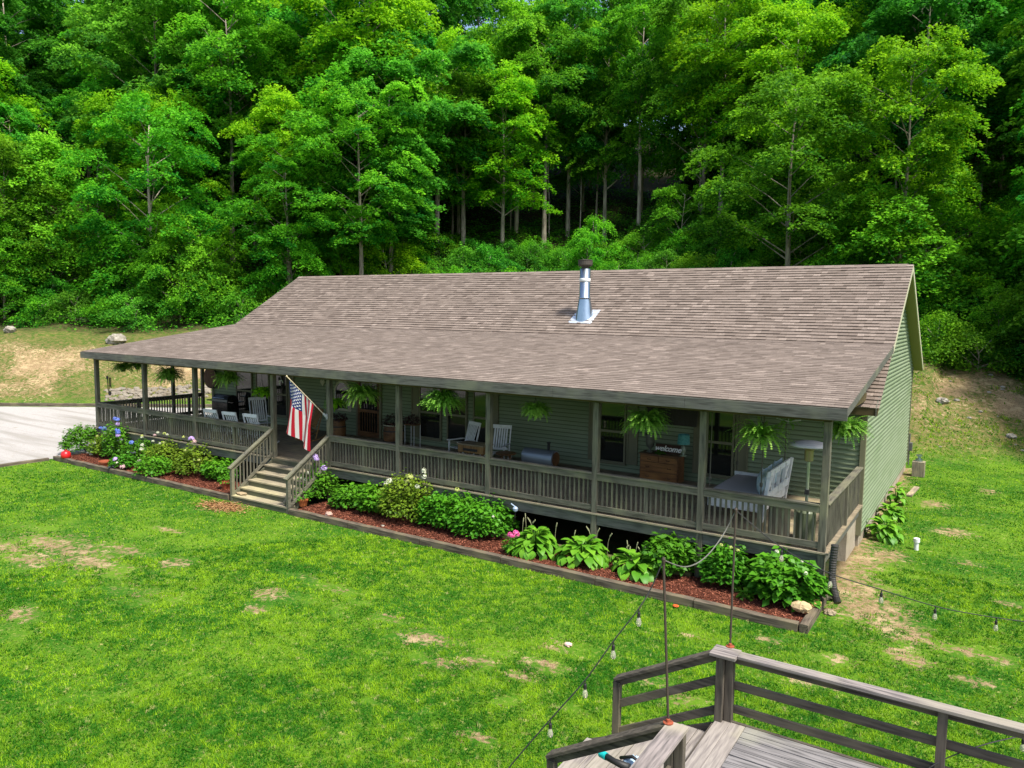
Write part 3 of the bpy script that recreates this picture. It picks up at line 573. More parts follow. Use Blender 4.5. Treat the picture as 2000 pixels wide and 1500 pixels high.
SH = [(166, 872, .85, .95, 2600, 'bright green hydrangea without flowers at the gravel end of the bed', HYD, .10, ()),
      (232, 872, .62, 1.25, 1300, 'tall hydrangea with blue and violet flower heads in front of the far left railing', HYD, .10, ((225, 818, BLUEF, .09), (243, 822, BLUEF, .1), (251, 832, LILF, .09), (203, 838, BLUEF, .11), (229, 840, BLUEF, .09), (236, 846, BLUEF, .1), (231, 851, LILF, .10), (240, 844, BLUEF, .09), (196, 836, BLUEF, .07))),
      (208, 885, .62, .75, 1200, 'hydrangea with cream flower heads above the terracotta pot', HYDY, .09, ((211, 848, WHF, .07), (205, 862, WHF, .08), (187, 865, WHF, .07), (174, 869, LILF, .08), (183, 866, WHF, .06), (178, 892, WHF, .07), (217, 853, LIMEF, .06), (190, 852, LIMEF, .06), (168, 884, WHF, .05))),
      (278, 893, .72, .85, 1500, 'hydrangea with one sky blue and several white flower heads', HYD, .09, ((257, 865, BLUEF, .10), (276, 878, WHF, .09), (260, 884, LILF, .1), (290, 872, WHF, .08), (272, 900, WHF, .08), (244, 888, LIMEF, .06), (293, 857, WHF, .06), (286, 853, LIMEF, .06))),
      (240, 912, .42, .45, 600, 'low hydrangea with lilac flowers spilling over the timber', HYD, .09, ((226, 898, LILF, .11), (222, 910, LILF, .10), (215, 919, LILF, .07), (262, 917, PALEP, .11), (229, 904, WHF, .06))),
      (326, 893, .78, 1.0, 1700, 'olive green hydrangea with small cream flower heads', HYDY, .085, ((308, 845, WHF, .06), (321, 840, LIMEF, .07), (320, 865, LIMEF, .06), (299, 862, WHF, .06), (312, 866, WHF, .05), (302, 850, PALEP, .06), (350, 853, WHF, .05))),
      (384, 896, .80, 1.0, 1800, 'yellowish green hydrangea with pink and lilac flower heads', HYDY, .09, ((374, 858, LILF, .12), (379, 863, PALEP, .09), (373, 847, PALEP, .06), (358, 843, LIMEF, .06), (362, 880, LIMEF, .06), (399, 901, LIMEF, .06))),
      (350, 912, .62, .6, 900, 'small dark green hydrangea at the front of the bed below the olive one', HYD, .10, ()),
      (430, 925, .62, .65, 1000, 'bright green low hydrangea just left of the porch steps', HYD, .12, ()),
      (622, 955, .62, 1.05, 1400, 'hydrangea with lilac flower heads right of the porch steps', HYD, .10, ((616, 892, LILF, .09), (618, 897, LILF, .09), (633, 915, LILF, .11), (603, 900, WHF, .06), (598, 977 - 40, WHF, .08), (588, 935, WHF, .07), (603, 944 - 20, WHF, .07))),
      (690, 975, .72, .62, 1200, 'low leafy green hydrangea, second to the right of the steps', HYD, .11, ()),
      (738, 978, .66, .72, 1200, 'bright green hydrangea left of the large rounded one', HYD, .13, ((762, 939, WHF, .09),)),
      (802, 975, .86, 1.15, 2300, 'large rounded hydrangea with cream and lime flower heads', HYDY, .09, ((760, 940, WHF, .10), (800, 932, LIMEF, .11), (795, 941, LIMEF, .08), (815, 951, WHF, .08), (838, 920, WHF, .07), (832, 935, WHF, .06), (848, 934, WHF, .08), (841, 925, WHF, .07), (762, 980, LIMEF, .07))),
      (868, 995, .70, .85, 1600, 'bright green upright hydrangea in front of the fourth railing', HYD, .11, ((916, 950, LIMEF, .08),)),
      (905, 985, .58, .95, 1200, 'light green hydrangea with one lime bud behind its neighbours', HYD, .11, ()),
      (946, 1025, .80, .85, 2000, 'broad green hydrangea left of the pink flowers', HYD, .11, ((963, 1009, WHF, .04),)),
      (1306, 1100, .60, .82, 1000, 'dark leafed shrub behind the near light pole', HYD, .13, ()),
      (1415, 1125, .52, .80, 1000, 'narrow green shrub with lime buds against the light pole', HYD, .12, ((1408, 1065, LIMEF, .05), (1427, 1070, LIMEF, .05), (1441, 1075, LIMEF, .05), (1405, 1083, LIMEF, .05))),
      (1533, 1150, .80, .85, 1700, 'large leafed bright green hydrangea nearest the downspout', HYD, .17, ((1517, 1078, WHF, .05), (1567, 1097, WHF, .04), (1573, 1120, WHF, .05)))]
for i, (u, v, R, H, n, lab, m_, L, fl) in enumerate(SH):
    p = at(u, v, 2, .15); yy = min(max(p[1], -1.3), -.25); x = at(u, v-12, 1, yy)[0]
    if i in (4, 7): yy = -1.2
    shrub(x, yy, R, H, n, lab, m_, L, fl, seed=i+3)
# pink flower clump
p = at(1003, 1035, 1, -1.1); e = shrub(p[0], -1.1, .22, .36, 160, 'small plant with hot pink flowers between hydrangea and hosta', HYD, .08, (), seed=77, grp=None, name='pink_flower_plant', cat='flower')
for i, (a, b) in enumerate(((-.09, 0), (0, -.06), (.08, .02), (.03, .05))): blossom((a, b, .42+.02*i), .085, PINKF, e, 500+i)
def hosta(x, y, R, H, n, lab, seed, L=.24, z=.10, m_=None, scapes=0):
    e = empty('hosta', (x, y, z)); tag(e, lab, 'hosta', 'hostas'); g = random.Random(seed); mb = MB()
    for i in range(n):
        a = g.uniform(0, 6.28); t = (i+.5)/n; rad = R*(t**.6); el = H*(1-t*.75)*g.uniform(.8, 1.1); l = L*g.uniform(.75, 1.15); w_ = l*.36
        b = Vector((math.cos(a)*rad*.62, math.sin(a)*rad*.62, el)); o = Vector((math.cos(a), math.sin(a), 0)); s = Vector((-math.sin(a), math.cos(a), 0))
        tilt = .45-1.35*t; pts = []; l *= 1+.25*math.sin(a*3+seed); tlt = g.uniform(-.35, .45); p = b.copy(); mb.beam(b*.15, b, .01, .01, tone=.3)
        for k in range(5):
            q = k/4; wk = w_*math.sin(math.pi*min(q*.92+.06, 1))**.75*(1.15-.35*q); tl = tilt+tlt-.85*q
            pts += [p-s*wk+Vector((0, 0, wk*.28)), p.copy(), p+s*wk+Vector((0, 0, wk*.28))]; p = p+(o*math.cos(tl)+Vector((0, 0, math.sin(tl))))*l/4
        tn = min(1, max(.02, g.uniform(.1, .8)+.2*(1-t))); mb.add(pts, [(k*3+j, k*3+j+1, k*3+4+j, k*3+3+j) for k in range(4) for j in (0, 1)], tn)
    mb.build('foliage', m_ or HOSTA, e, smooth=True)
    if scapes:
        for i in range(scapes):
            s = MB(); a = g.uniform(-.35, .35); bx, by = g.uniform(-R*.8, R*.8), g.uniform(.15, R*.6); h = H*g.uniform(1.15, 1.55)
            pts = [(bx, by, 0), (bx+a*.1, by, h*.6), (bx+a*.35, by, h*.9), (bx+a*.6, by, h)]; s.tube(pts, [.006, .005, .008, .003], 5)
            for k in range(7): q = k/7; s.lathe((bx+a*(.35+.25*q), by, h*(.86+.13*q)), [(.002, -.02), (.014, 0), (.002, .02)], 5)
            s.build('flower_stalk', bpy.data.materials.get('stalk') or flat('stalk', (.30, .30, .16)), e)
    return e
for i, (u, v, R, H, n, lab, sc_) in enumerate(((1045, 1078, .85, .52, 105, 'green hosta with flower stalks beside the pink flowers', 5), (1138, 1094, .9, .46, 105, 'widest hosta spilling over the timber, middle of three', 4), (1242, 1118, .72, .40, 80, 'hosta left of the near light pole with stalks behind', 7))):
    p = at(u, v, 2, .12); hosta(p[0], max(p[1], -1.25), R, H, n, lab, 40+i, L=.29, scapes=sc_)
for i, (u, v, R, H, n, lab, L) in enumerate(((1457, 1168, .2, .14, 34, 'small pale lettuce-like plant in the mulch near the timber', .12), (1434, 1150, .16, .26, 16, 'little upright seedling in the mulch below the narrow shrub', .13), (1212, 1092, .18, .24, 22, 'small seedling between two hostas', .12), (1100, 1050, .3, .42, 40, 'young green plant behind the hostas', .13))):
    p = at(u, v, 2, .12); hosta(p[0], min(p[1], -.4), R, H, n, lab, 60+i, L=L)
for i, (u, v, R, H, n, lab) in enumerate(((1726, 1052, .66, .48, 90, 'large variegated hosta against the gable foundation'), (1738, 1015, .5, .4, 60, 'second hosta along the gable foundation behind the large one'), (1750, 985, .28, .6, 30, 'weedy upright plant against the gable foundation, farthest back'))):
    p = at(u, v, 2, .0); hosta(p[0], p[1], R, H, n, lab, 80+i, z=0)
# pots
def pot(x, y, z, r, h, lab, m_=TERRA, name='flower_pot', plant=None, plab=None):
    e = empty(name, (x, y, z)); tag(e, lab, 'pot', 'flower pots'); m = MB(); m.lathe((0, 0, 0), [(r*.7, 0), (r*.95, h*.75), (r*1.08, h*.76), (r*1.08, h), (r*.95, h), (r*.9, h*.85), (.01, h*.84)], 18); m.build('pot_body', m_, e, smooth=False)
    if plant: V, t = leafdome(plant, r*1.5, r*1.9, .08, int(x*10) % 50, low=h*.8); link('foliage', npmesh('foliage', V, 4, t), HYD, e)
    return e
p = at(205, 905, 1, -1.35); pot(p[0], -1.35, .1, .2, .2, 'wide terracotta pot on the mulch under the cream hydrangea')
p = at(441, 938, 1, -1.0); pot(p[0], -1.0, .1, .16, .25, 'terracotta pot of pale leaves by the left stair post', plant=160)
p = at(590, 962, 1, -1.0); pot(p[0], -1.0, .1, .18, .22, 'orange terracotta pot by the right stair post', m_=flat('orange_clay', (.42, .13, .04)), plant=160)
# red jug
p = at(133, 903, 1, -1.5); e = empty('gas_can', (p[0]-.1, -1.52, .155)); tag(e, 'red plastic gas can on the timber by the gravel', 'gas can'); m = MB(); m.lathe((0, 0, 0), [(.14, 0), (.17, .04), (.17, .16), (.12, .24), (.05, .27)], 16); m.build('body', REDP, e, smooth=True)
m = MB(); m.tube([(-.05, 0, .25), (-.09, 0, .33), (-.10, 0, .42)], [.02, .015, .012], 8); m.build('spout', DARKM, e); m = MB(); m.tube([(-.08, 0, .24), (-.02, 0, .30), (.07, 0, .29), (.1, 0, .22)], .014, 8); m.build('handle', REDP, e)
# rocks
def rock(c, r, lab, sq=.65, m_=STONE, seed=1, grp='rocks'):
    mb = MB(); mb.rock((0, 0, 0), r, sq, seed); o = mb.build('rock', m_, smooth=False); o.location = tuple(c); return tag(o, lab, 'rock', grp)
PALER = mat('pale_rock', (.33, .30, .25), .9, .2, noise=[((5, 5, 5), 5, (.17, .15, .11), .4, .7)], bump=((7, 7, 7), .8, .06))
p = at(1580, 1190, 1, -1.15); rock((17.55, -1.05, .27), .17, 'tan angular rock on the mulch at the bed corner', .6, flat('tan_rock', (.45, .33, .18)), 3)
rock((17.6, -.52, .2), .2, 'flat orange rock behind the tan one at the bed corner', .35, flat('orange_rock', (.42, .27, .09)), 4)
p = at(1621, 1200, 2, .0); rock((p[0], p[1], .03), .11, 'small rock in the grass beside the bed corner', .6, STONE, 5)
rock((17.72, .45, .12), .24, 'grey rock at the foot of the corner post', .6, mat('grey_rock', (.16, .14, .10), .9), 6)
Rb = random.Random(5); mb_ = MB()
for i in range(90):
    x_, y_ = Rb.uniform(18.5, 34), 0; y_ = float(ybase(x_))+Rb.uniform(1, 12); mb_.rock((x_, y_, float(height(x_, y_))), Rb.uniform(.04, .14), .6, i, 4)
tag(mb_.build('bank_stones', PALER), kind='stuff', label='scattered small pale stones on the rough right bank')
for i, (u, v, r, lab) in enumerate(((20, 645, .45, 'white rock standing on the bench of the left bank'), (228, 668, .75, 'large pale boulder above the left end of the porch roof'), (1840, 784, .28, 'pale flat rock on the bank behind the gable'), (1975, 852, .2, 'small pale rock far right on the bank'), (120, 622, .5, 'pale rock in the clay cut at far left'), (165, 625, .4, 'pale rock at the right end of the clay cut'))):
    p = ground(u, v+3); rock(p+np.array([0, 0, r*.3]), r, lab, .6, PALER, 10+i)
p = at(775, 1018, 2, .12); rock((p[0], -1.25, .12), .05, 'tiny white stone on the mulch below the large hydrangea', .6, PALER, 31)
p = at(657, 1001, 2, .12); rock((p[0], -1.3, .14), .11, 'pinkish stone on the mulch near the steps', .6, flat('pink_stone', (.4, .26, .2)), 32)
p = at(558, 978, 1, -1.5); rock((3.72, -1.48, .30), .11, 'round grey stone on the lowest step by the right post', .9, mat('mottled_stone', (.22, .19, .14), .9, noise=[((20, 20, 20), 3, (.08, .07, .05), .4, .6)]), 33)
m = MB(); m.rock((0, 0, 0), .2, .3, 35); o = m.build('rock', flat('tan_slab', (.34, .26, .15))); o.location = (1.62, -1.40, .22); o.scale = (1, .6, .7); tag(o, 'flat tan stone on the lowest step by the left post', 'rock', 'rocks')
p = at(1110, 1262, 2, 0); m = MB(); m.rock((0, 0, 0), .07, .5, 37); o = m.build('rock', flat('pink_chip', (.6, .4, .35))); o.location = (p[0], p[1], .03); tag(o, 'small pinkish stone lying in the open lawn', 'rock', 'rocks')
p = at(1320, 1187, 2, 0); m = MB(); m.rock((0, 0, 0), .06, .4, 38); o = m.build('leaf_litter', flat('orange_leaf', (.55, .10, .02))); o.location = (p[0], p[1], .04); tag(o, 'small orange leaf cluster in the grass below the timber', 'leaf')
m = MB(); R = random.Random(3)
for i in range(260):
    u = R.uniform(205, 410); g0 = ground(u, R.uniform(757, 782)-.05*(u-300)); m.rock((g0[0], g0[1], g0[2]), R.uniform(.08, .24), .6, i, 5)
tag(m.build('rubble', mat('rubble_stone', (.24, .21, .165), .9, .2, noise=[((2, 2, 2), 3, (.15, .125, .09), .4, .7)])), kind='stuff', label='pile of pale rubble at the foot of the bank behind the porch')
# things along the gable
p = at(1783, 962, 2, 0); m = MB(); m.beam((-.05, -.75, .04), (.05, .75, .04), .16, .05); o = m.build('plank', wood('plank', (.36, .29, .2), (.2, .15, .1), 1)); o.location = (p[0], p[1], 0); tag(o, 'loose weathered plank on bare ground beside the gable', 'plank')
p = at(1793, 930, 2, 0); e = empty('well_cap', (p[0], p[1], 0)); tag(e, 'grey brown box with small metal cap behind the house corner', 'utility box'); m = MB(); m.box((-.2, -.2, 0), (.2, .2, .55)); m.build('box', wood('boxw', (.26, .22, .16), (.12, .1, .07), 2), e, bevel=.01); m = MB(); m.lathe((0, 0, .552), [(.12, 0), (.12, .08), (.05, .10), (.05, .18), (.1, .19), (.1, .24)], 14); m.build('cap', GALV, e)
p = at(1789, 1074, 2, 0); m = MB(); m.lathe((0, 0, 0), [(.055, 0), (.055, .2), (.075, .2), (.075, .29), (.06, .30), (.03, .31)], 18); o = m.build('cleanout_pipe', WHITE, smooth=False); o.location = (p[0], p[1], 0); tag(o, 'short white plastic pipe with cap in the bare ground', 'pipe')
m = MB(); pts = [at(u, v, 1, y_) for u, v, y_ in ((1631, 1064, -.16), (1627, 1095, -.17), (1625, 1125, -.2), (1628, 1150, -.26), (1633, 1168, -.32), (1636, 1178, -.38))]; pts[-1][2] = max(pts[-1][2], .06)
k_ = []; rs = []
for i in range(61):
    t = i/60*(len(pts)-1); j = min(int(t), len(pts)-2); q = t-j; k_.append(tuple(pts[j]*(1-q)+pts[j+1]*q)); rs.append(.068+(.006 if i % 2 else -.003))
m.tube(k_, rs, 12); o = m.build('drain_pipe', mat('black_corrugated', (.035, .032, .028), .6, .4), smooth=False); tag(o, 'black corrugated drain pipe curving to the ground at the porch corner', 'drain pipe')
# ================================================================ HANGING FERNS
def fern_mesh(seed, R=.42, n=150, L=.62, leaf=.032, broad=False, k_=12):
    g = np.random.default_rng(seed); Ps = []; Ds = []; Ns = []; Ls = []; Ws = []; T = []
    for i in range(n):
        a = g.uniform(0, 6.28); el = g.uniform(-.3, 1.45); l = L*g.uniform(.55, 1.12); p = np.array([math.cos(a)*.08, math.sin(a)*.08, 0.]); tn = g.random(); dr = g.uniform(1.2, 2.3)*(.6+.4*max(el, 0)); tw = g.normal(0, .5)
        for k in range(k_):
            q = k/k_; ang = el-dr*q**1.25; aa = a+tw*q*.5; o = np.array([math.cos(aa), math.sin(aa), 0]); s = np.array([-math.sin(aa), math.cos(aa), 0]); d = o*math.cos(ang)+np.array([0, 0, math.sin(ang)]); p = p+d*l/k_; nn = -o*math.sin(ang)+np.array([0, 0, math.cos(ang)])
            w_ = leaf*(1.2-q*.9)*(.4+min(1, q*4)*.6)
            for sg in (-1, 1): Ps.append(p); Ds.append(s*sg+d*.55+g.normal(0, .15, 3)); Ns.append(nn+g.normal(0, .3, 3)); Ls.append(w_*1.9); Ws.append(l/k_*(.62 if not broad else 1.5)); T.append(tn*.6+q*.35)
            Ps.append(p-d*l/k_); Ds.append(d); Ns.append(nn); Ls.append(l/k_*1.2); Ws.append(.010); T.append(tn)
    return npmesh('fronds', leaves(np.array(Ps), np.array(Ds), np.array(Ns), np.array(Ls), np.array(Ws)), 4, np.array(T))
def hang(p, top, R, seed, lab, kind='fern', grp='hanging ferns along the porch'):
    e = empty('hanging_fern' if kind == 'fern' else 'hanging_basket', tuple(p)); tag(e, lab, 'fern' if kind == 'fern' else 'hanging basket', grp)
    me = fern_mesh(seed, L=(.44+.05*(seed*7 % 4))*R/.42, n=170+(seed*37 % 5)*35) if kind == 'fern' else fern_mesh(seed, n=150, L=.36*R/.42, leaf=.022, broad=True, k_=7)
    link('fronds', me, FERNM if kind == 'fern' else LEAFY, e)
    m = MB(); m.lathe((0, 0, -.12), [(.07, -.06), (.13, .1), (.14, .1), (.13, .06), (.01, .05)], 14); m.build('pot_body', DARKM, e)
    m = MB(); h = top-p[2]
    for a in (0, 2.1, 4.2): m.tube([(math.cos(a)*.13, math.sin(a)*.13, -.03), (0, 0, min(.42, h*.8))], .004, 4)
    m.tube([(0, 0, min(.42, h*.8)), (0, 0, h)], .005, 4); m.build('chain', DARKM, e)
TOPZ = BZ-.0
for i, (u, v, ax, val, R, lab, kd) in enumerate(((240, 717, 0, -8.7, .42, 'dark hanging fern at the far left corner of the porch', 'fern'), (268, 713, 0, -8.7, .42, 'shaded hanging fern behind the second porch post', 'fern'),
        (330, 733, 1, .12, .44, 'hanging fern between the second and third porch posts', 'fern'), (447, 738, 1, .12, .42, 'hanging fern right of the third porch post', 'fern'), (512, 765, 1, .5, .34, 'small yellow green hanging basket left of the flag', 'basket'),
        (656, 788, 1, .6, .38, 'small yellow green hanging basket right of the stairs', 'basket'), (709, 768, 1, .12, .45, 'hanging fern in front of the screen door', 'fern'), (864, 782, 1, .12, .50, 'long drooping hanging fern in front of the middle window', 'fern'),
        (1046, 800, 1, .12, .36, 'hanging fern above the steel drum', 'fern'), (1261, 822, 1, .12, .38, 'pale hanging fern above the wooden dresser', 'fern'), (1486, 850, 1, .12, .46, 'large hanging fern above the swing bed', 'fern'), (1652, 838, 0, 17.67, .42, 'hanging fern at the right end of the porch', 'fern'))):
    p = at(u, v, ax, val); hang(p, TOPZ if ax == 1 else BZ, R, 100+i, lab, kd)
p = at(1540, 826, 1, .9); e = empty('hanging_vine', tuple(p)); tag(e, 'small trailing vine on a white hook above the patio heater', 'vine'); link('fronds', fern_mesh(150, n=22, L=.32, leaf=.03), FERNM, e); m = MB(); m.tube([(-.25, 0, .08), (0, 0, .03), (.25, 0, .08)], .012, 6); m.tube([(0, 0, .03), (0, 0, BZ+.1-p[2])], .006, 4); m.build('hook', WHITE, e)
# ================================================================ PORCH FURNITURE
def rocker(x, y, rz, lab, m_=WHITE, wid=.6, grp='rocking chairs on the porch', name='rocking_chair', slats=6, back=1.15, z=DZ):
    e = empty(name, (x, y, z), rz); tag(e, lab, 'rocking chair', grp); h = wid/2     # faces local -y
    m = MB()
    for i in range(9): m.box((-h+.03, -.26+i*.058, .40+(.012 if i < 2 else 0)-.004*i), (h-.03, -.26+i*.058+.05, .42-.004*i)) 
    m.build('seat', m_, e)
    m = MB(); T = .24
    for i in range(slats): xx = -h+.07+(wid-.14)*(i+.5)/slats; m.beam((xx, .27, .46), (xx, .27+T*.95, back-.06), .045 if wid < 1 else .06, .014, up=(0, 1, 0))
    m.beam((-h+.03, .27+T, back-.03), (h-.03, .27+T, back-.03), .03, .11); m.beam((-h+.03, .27, .47), (h-.03, .27, .47), .03, .06); m.build('backrest', m_, e)
    for sx in (-1, 1):
        q = MB(); q.beam((sx*h, .25, .10), (sx*h, .27+T*1.07, back+.02), .035, .04, up=(0, 1, 0)); q.beam((sx*h, -.25, .08), (sx*h, -.25, .62), .035, .04, up=(0, 1, 0)); q.build('leg', m_, e)
        q = MB(); q.box((sx*h-.045, -.32, .62), (sx*h+.045, .30, .645)); q.build('arm', m_, e)
        q = MB(); q.tube([(sx*h, -.48+i*.14, .035+.16*((i-3.7)/4)**2) for i in range(9)], .022, 6); q.build('rocker', m_, e)
    return e
p = at(912, 880, 2, DZ+.42)
cx1 = at(912, 850, 1, 3.4); rocker(cx1[0], 3.1, -.35, 'white rocking chair behind the wooden chest')
cx2 = at(981, 858, 1, 3.4); rocker(cx2[0], 3.1, .30, 'white rocking chair right of the wooden chest')
for u, v, lab in ((412, 803, 'low white chair back nearest the grill'), (449, 808, 'white chair back, middle of the three behind the railing'), (490, 812, 'white chair back, nearest the flag of the three behind the railing')):
    p = at(u, v, 1, .42); rocker(p[0], .85, math.pi+.12, lab, grp='white chairs with backs to the front railing', name='porch_chair', slats=5, back=p[2]-DZ+.05)
p = at(520, 820, 1, 2.9); rocker(p[0], 2.7, 1.2, 'white rocking chair seen side-on behind the stair post', back=1.3)
p = at(610, 820, 1, 3.0); rocker(p[0]-.1, 2.75, -.55, 'double wooden bench rocker behind the flag', TANW, wid=1.15, slats=10, back=1.12)
# trunk on low table
p = at(920, 884, 1, 2.0); e = empty('storage_chest', (p[0], 2.2, DZ)); tag(e, 'tan wooden chest on legs between two white rocking chairs', 'chest'); zt_ = at(920, 866, 1, 2.1)[2]-DZ
m = MB(); m.box((-.46, -.24, zt_-.26), (.46, .24, zt_-.05)); m.build('body', TANW, e, bevel=.01); m = MB(); m.box((-.48, -.26, zt_-.045), (.48, .26, zt_)); m.build('lid', wood('chest_lid', (.26, .2, .12), (.13, .1, .06), 0), e, bevel=.008)
for a in (-.4, .4):
    for b in (-.2, .2): m = MB(); m.box((a-.03, b-.03, 0), (a+.03, b+.03, zt_-.262)); m.build('leg', BRNW, e)
m = MB(); m.box((-.25, -.262, zt_-.20), (.25, -.242, zt_-.13)); m.build('handle', DARKM, e)
p = at(988, 890, 1, 2.4); e = empty('side_table', (p[0], 2.4, DZ)); tag(e, 'small brown side table right of the chest', 'table'); m = MB(); m.lathe((0, 0, .55), [(.28, 0), (.3, .01), (.3, .03), (.28, .04)], 20); m.build('tabletop', BRNW, e)
for a in (0, 1.57, 3.14, 4.71): m = MB(); m.beam((.15*math.cos(a), .15*math.sin(a), .55), (.24*math.cos(a), .24*math.sin(a), 0), .03, .03); m.build('leg', BRNW, e)
# steel drum smoker
p = at(1055, 893, 1, 3.0); e = empty('drum_smoker', (p[0], 3.0, DZ)); zc_ = p[2]-DZ; tag(e, 'galvanised drum smoker with short stack against the wall', 'smoker'); r_ = .24; h_ = .72
m = MB(); m.lathe((0, 0, zc_), [(.02, -h_/1.4), (r_, -h_/1.4+.01), (r_, h_/1.4-.01), (.02, h_/1.4)], 26, axis=0); m.build('drum', mat('dull_galvanised', (.33, .37, .42), .5, .5, .7), e, smooth=False)
m = MB(); m.lathe((.28, 0, zc_+r_-.03), [(.04, 0), (.04, .22), (.06, .23), (.06, .27)], 12); m.build('stack', DARKM, e)
m = MB(); m.lathe((0, 0, zc_), [(.02, h_/1.4+.002), (r_*.86, h_/1.4+.003), (r_*.86, h_/1.4+.02), (.02, h_/1.4+.021)], 22, axis=0); m.build('end_door', BRNW, e)
for a in (-.4, .4):
    for b in (-.18, .18): m = MB(); m.beam((a, b, zc_-.15), (a, b*1.3, 0), .03, .03); m.build('leg', DARKM, e)
# dresser and things on it
p = at(1297, 887, 1, 3.62); tz = at(1297, 889, 1, 3.62)[2]; xl = at(1250, 885, 1, 3.62)[0]; xr = at(1325, 895, 1, 3.62)[0]; xm = (xl+xr)/2; hw = (xr-xl)/2
e = empty('dresser', (xm, 3.86, DZ)); H_ = tz-DZ; tag(e, 'old brown wooden dresser with four drawers under the lamp', 'dresser'); m = MB(); m.box((-hw, -.24, .06), (hw, .24, H_-.03)); m.build('carcass', BRNW, e, bevel=.006)
m = MB(); m.box((-hw-.03, -.27, H_-.028), (hw+.03, .26, H_)); m.build('top', wood('dresser_top', (.12, .06, .03), (.05, .025, .012), 0, .4), e, bevel=.005)
DRW = wood('drawer_wood', (.27, .12, .04), (.13, .055, .02), 0, .45)
for a, b, c, d in ((-hw+.03, -.01, H_*.74, H_-.06), (.01, hw-.03, H_*.74, H_-.06), (-hw+.03, hw-.03, H_*.42, H_*.72), (-hw+.03, hw-.03, H_*.10, H_*.40)):
    m = MB(); m.box((a, -.262, c), (b, -.242, d)); dw = m.build('drawer', DRW, e, bevel=.004); m = MB()
    for f in ((.5,) if b-a < hw*1.3 else (.2, .8)): xx = a+(b-a)*f; m.tube([(xx-.05, -.265, (c+d)/2), (xx-.03, -.29, (c+d)/2-.015), (xx+.03, -.29, (c+d)/2-.015), (xx+.05, -.265, (c+d)/2)], .007, 5)
    m.build('handle', DARKM, dw)
p = at(1268, 880, 1, 3.8); e = empty('urn_planter', (p[0], 3.85, tz)); tag(e, 'tall grey metal urn at the left of the dresser top', 'urn'); m = MB(); m.lathe((0, 0, 0), [(.10, 0), (.1, .02), (.03, .05), (.03, .09), (.10, .16), (.13, .3), (.12, .42), (.17, .50), (.16, .50), (.1, .4), (.01, .38)], 18); m.build('bowl', mat('grey_zinc', (.15, .16, .13), .5, .4, .5), e, smooth=True)
# welcome sign, written in strokes
p = at(1303, 880, 1, 3.72); e = empty('welcome_sign', (p[0]+.0, 3.74, tz)); tag(e, 'dark wooden sign reading welcome in white script on the dresser', 'sign'); m = MB(); sw, sh_ = .36, .24
m.add([(-sw, 0, .03), (sw, 0, .03), (sw, .06, sh_+.03), (-sw, .06, sh_+.03), (-sw, .02, .03), (sw, .02, .03), (sw, .08, sh_+.03), (-sw, .08, sh_+.03)], [(0, 1, 2, 3), (7, 6, 5, 4), (0, 4, 5, 1), (1, 5, 6, 2), (2, 6, 7, 3), (3, 7, 4, 0)]); m.build('board', wood('sign_board', (.06, .03, .018), (.03, .016, .01), 0), e)
f = bpy.data.curves.new('welcome_text', 'FONT'); f.body = 'welcome'; f.size = .215; f.extrude = .004; f.align_x = 'CENTER'; f.align_y = 'CENTER'; f.shear = .35; f.space_character = .95; f.offset = .004
fo = bpy.data.objects.new('tmp', f); COL.objects.link(fo); dg = bpy.context.evaluated_depsgraph_get(); tme = bpy.data.meshes.new_from_object(fo.evaluated_get(dg)); bpy.data.objects.remove(fo)
o = link('lettering', tme, None, e); tme.materials.clear(); tme.materials.append(flat('sign_white', (.8, .8, .76))); o.location = (0, .018, .155); o.rotation_euler = (math.radians(76), 0, 0)
p = at(1334, 885, 1, 3.8); e = empty('table_lamp', (p[0], 3.82, tz)); tag(e, 'table lamp with teal drum shade on the dresser', 'lamp'); zs = at(1325, 866, 1, 3.82)[2]-tz; m = MB(); m.lathe((0, 0, 0), [(.10, 0), (.1, .02), (.03, .04), (.06, .12), (.06, .2), (.02, .28), (.012, zs)], 16); m.build('base', mat('glass_lamp_base', (.2, .24, .16), .2, .5), e, smooth=True)
m = MB(); m.lathe((0, 0, zs), [(.17, 0), (.15, .26), (.148, .26), (.168, 0)], 22); m.build('lamp_shade', TEALS, e, smooth=False)
V, t = leafdome(120, .14, .12, .06, 9, low=0); e = empty('trailing_plant', (xm+.02, 3.68, tz)); tag(e, 'small dark trailing plant in front of the welcome sign', 'plant'); link('foliage', npmesh('foliage', V, 4, t), LEAFD, e)
# metal awning panel above the dresser
x0, x1 = at(1262, 800, 1, 4.4)[0], at(1363, 830, 1, 4.4)[0]; zb2 = at(1340, 832, 1, 4.35)[2]; m = MB(); n_ = 34; vs = []
for i in range(n_*2+1):
    xx = x0+(x1-x0)*i/(n_*2); k = .012 if i % 2 else 0
    vs += [(xx, 4.30-k, zb2), (xx, 4.53-k, zb2+.75)]
m.add(vs, [(2*i, 2*i+2, 2*i+3, 2*i+1) for i in range(n_*2)]); o = m.build('corrugated_panel', mat('dark_corrugated', (.045, .042, .034), .6, .4, .4)); so_ = o.modifiers.new('s', 'SOLIDIFY'); so_.thickness = .01; tag(o, 'dark corrugated metal panel on the wall above the dresser', 'panel')
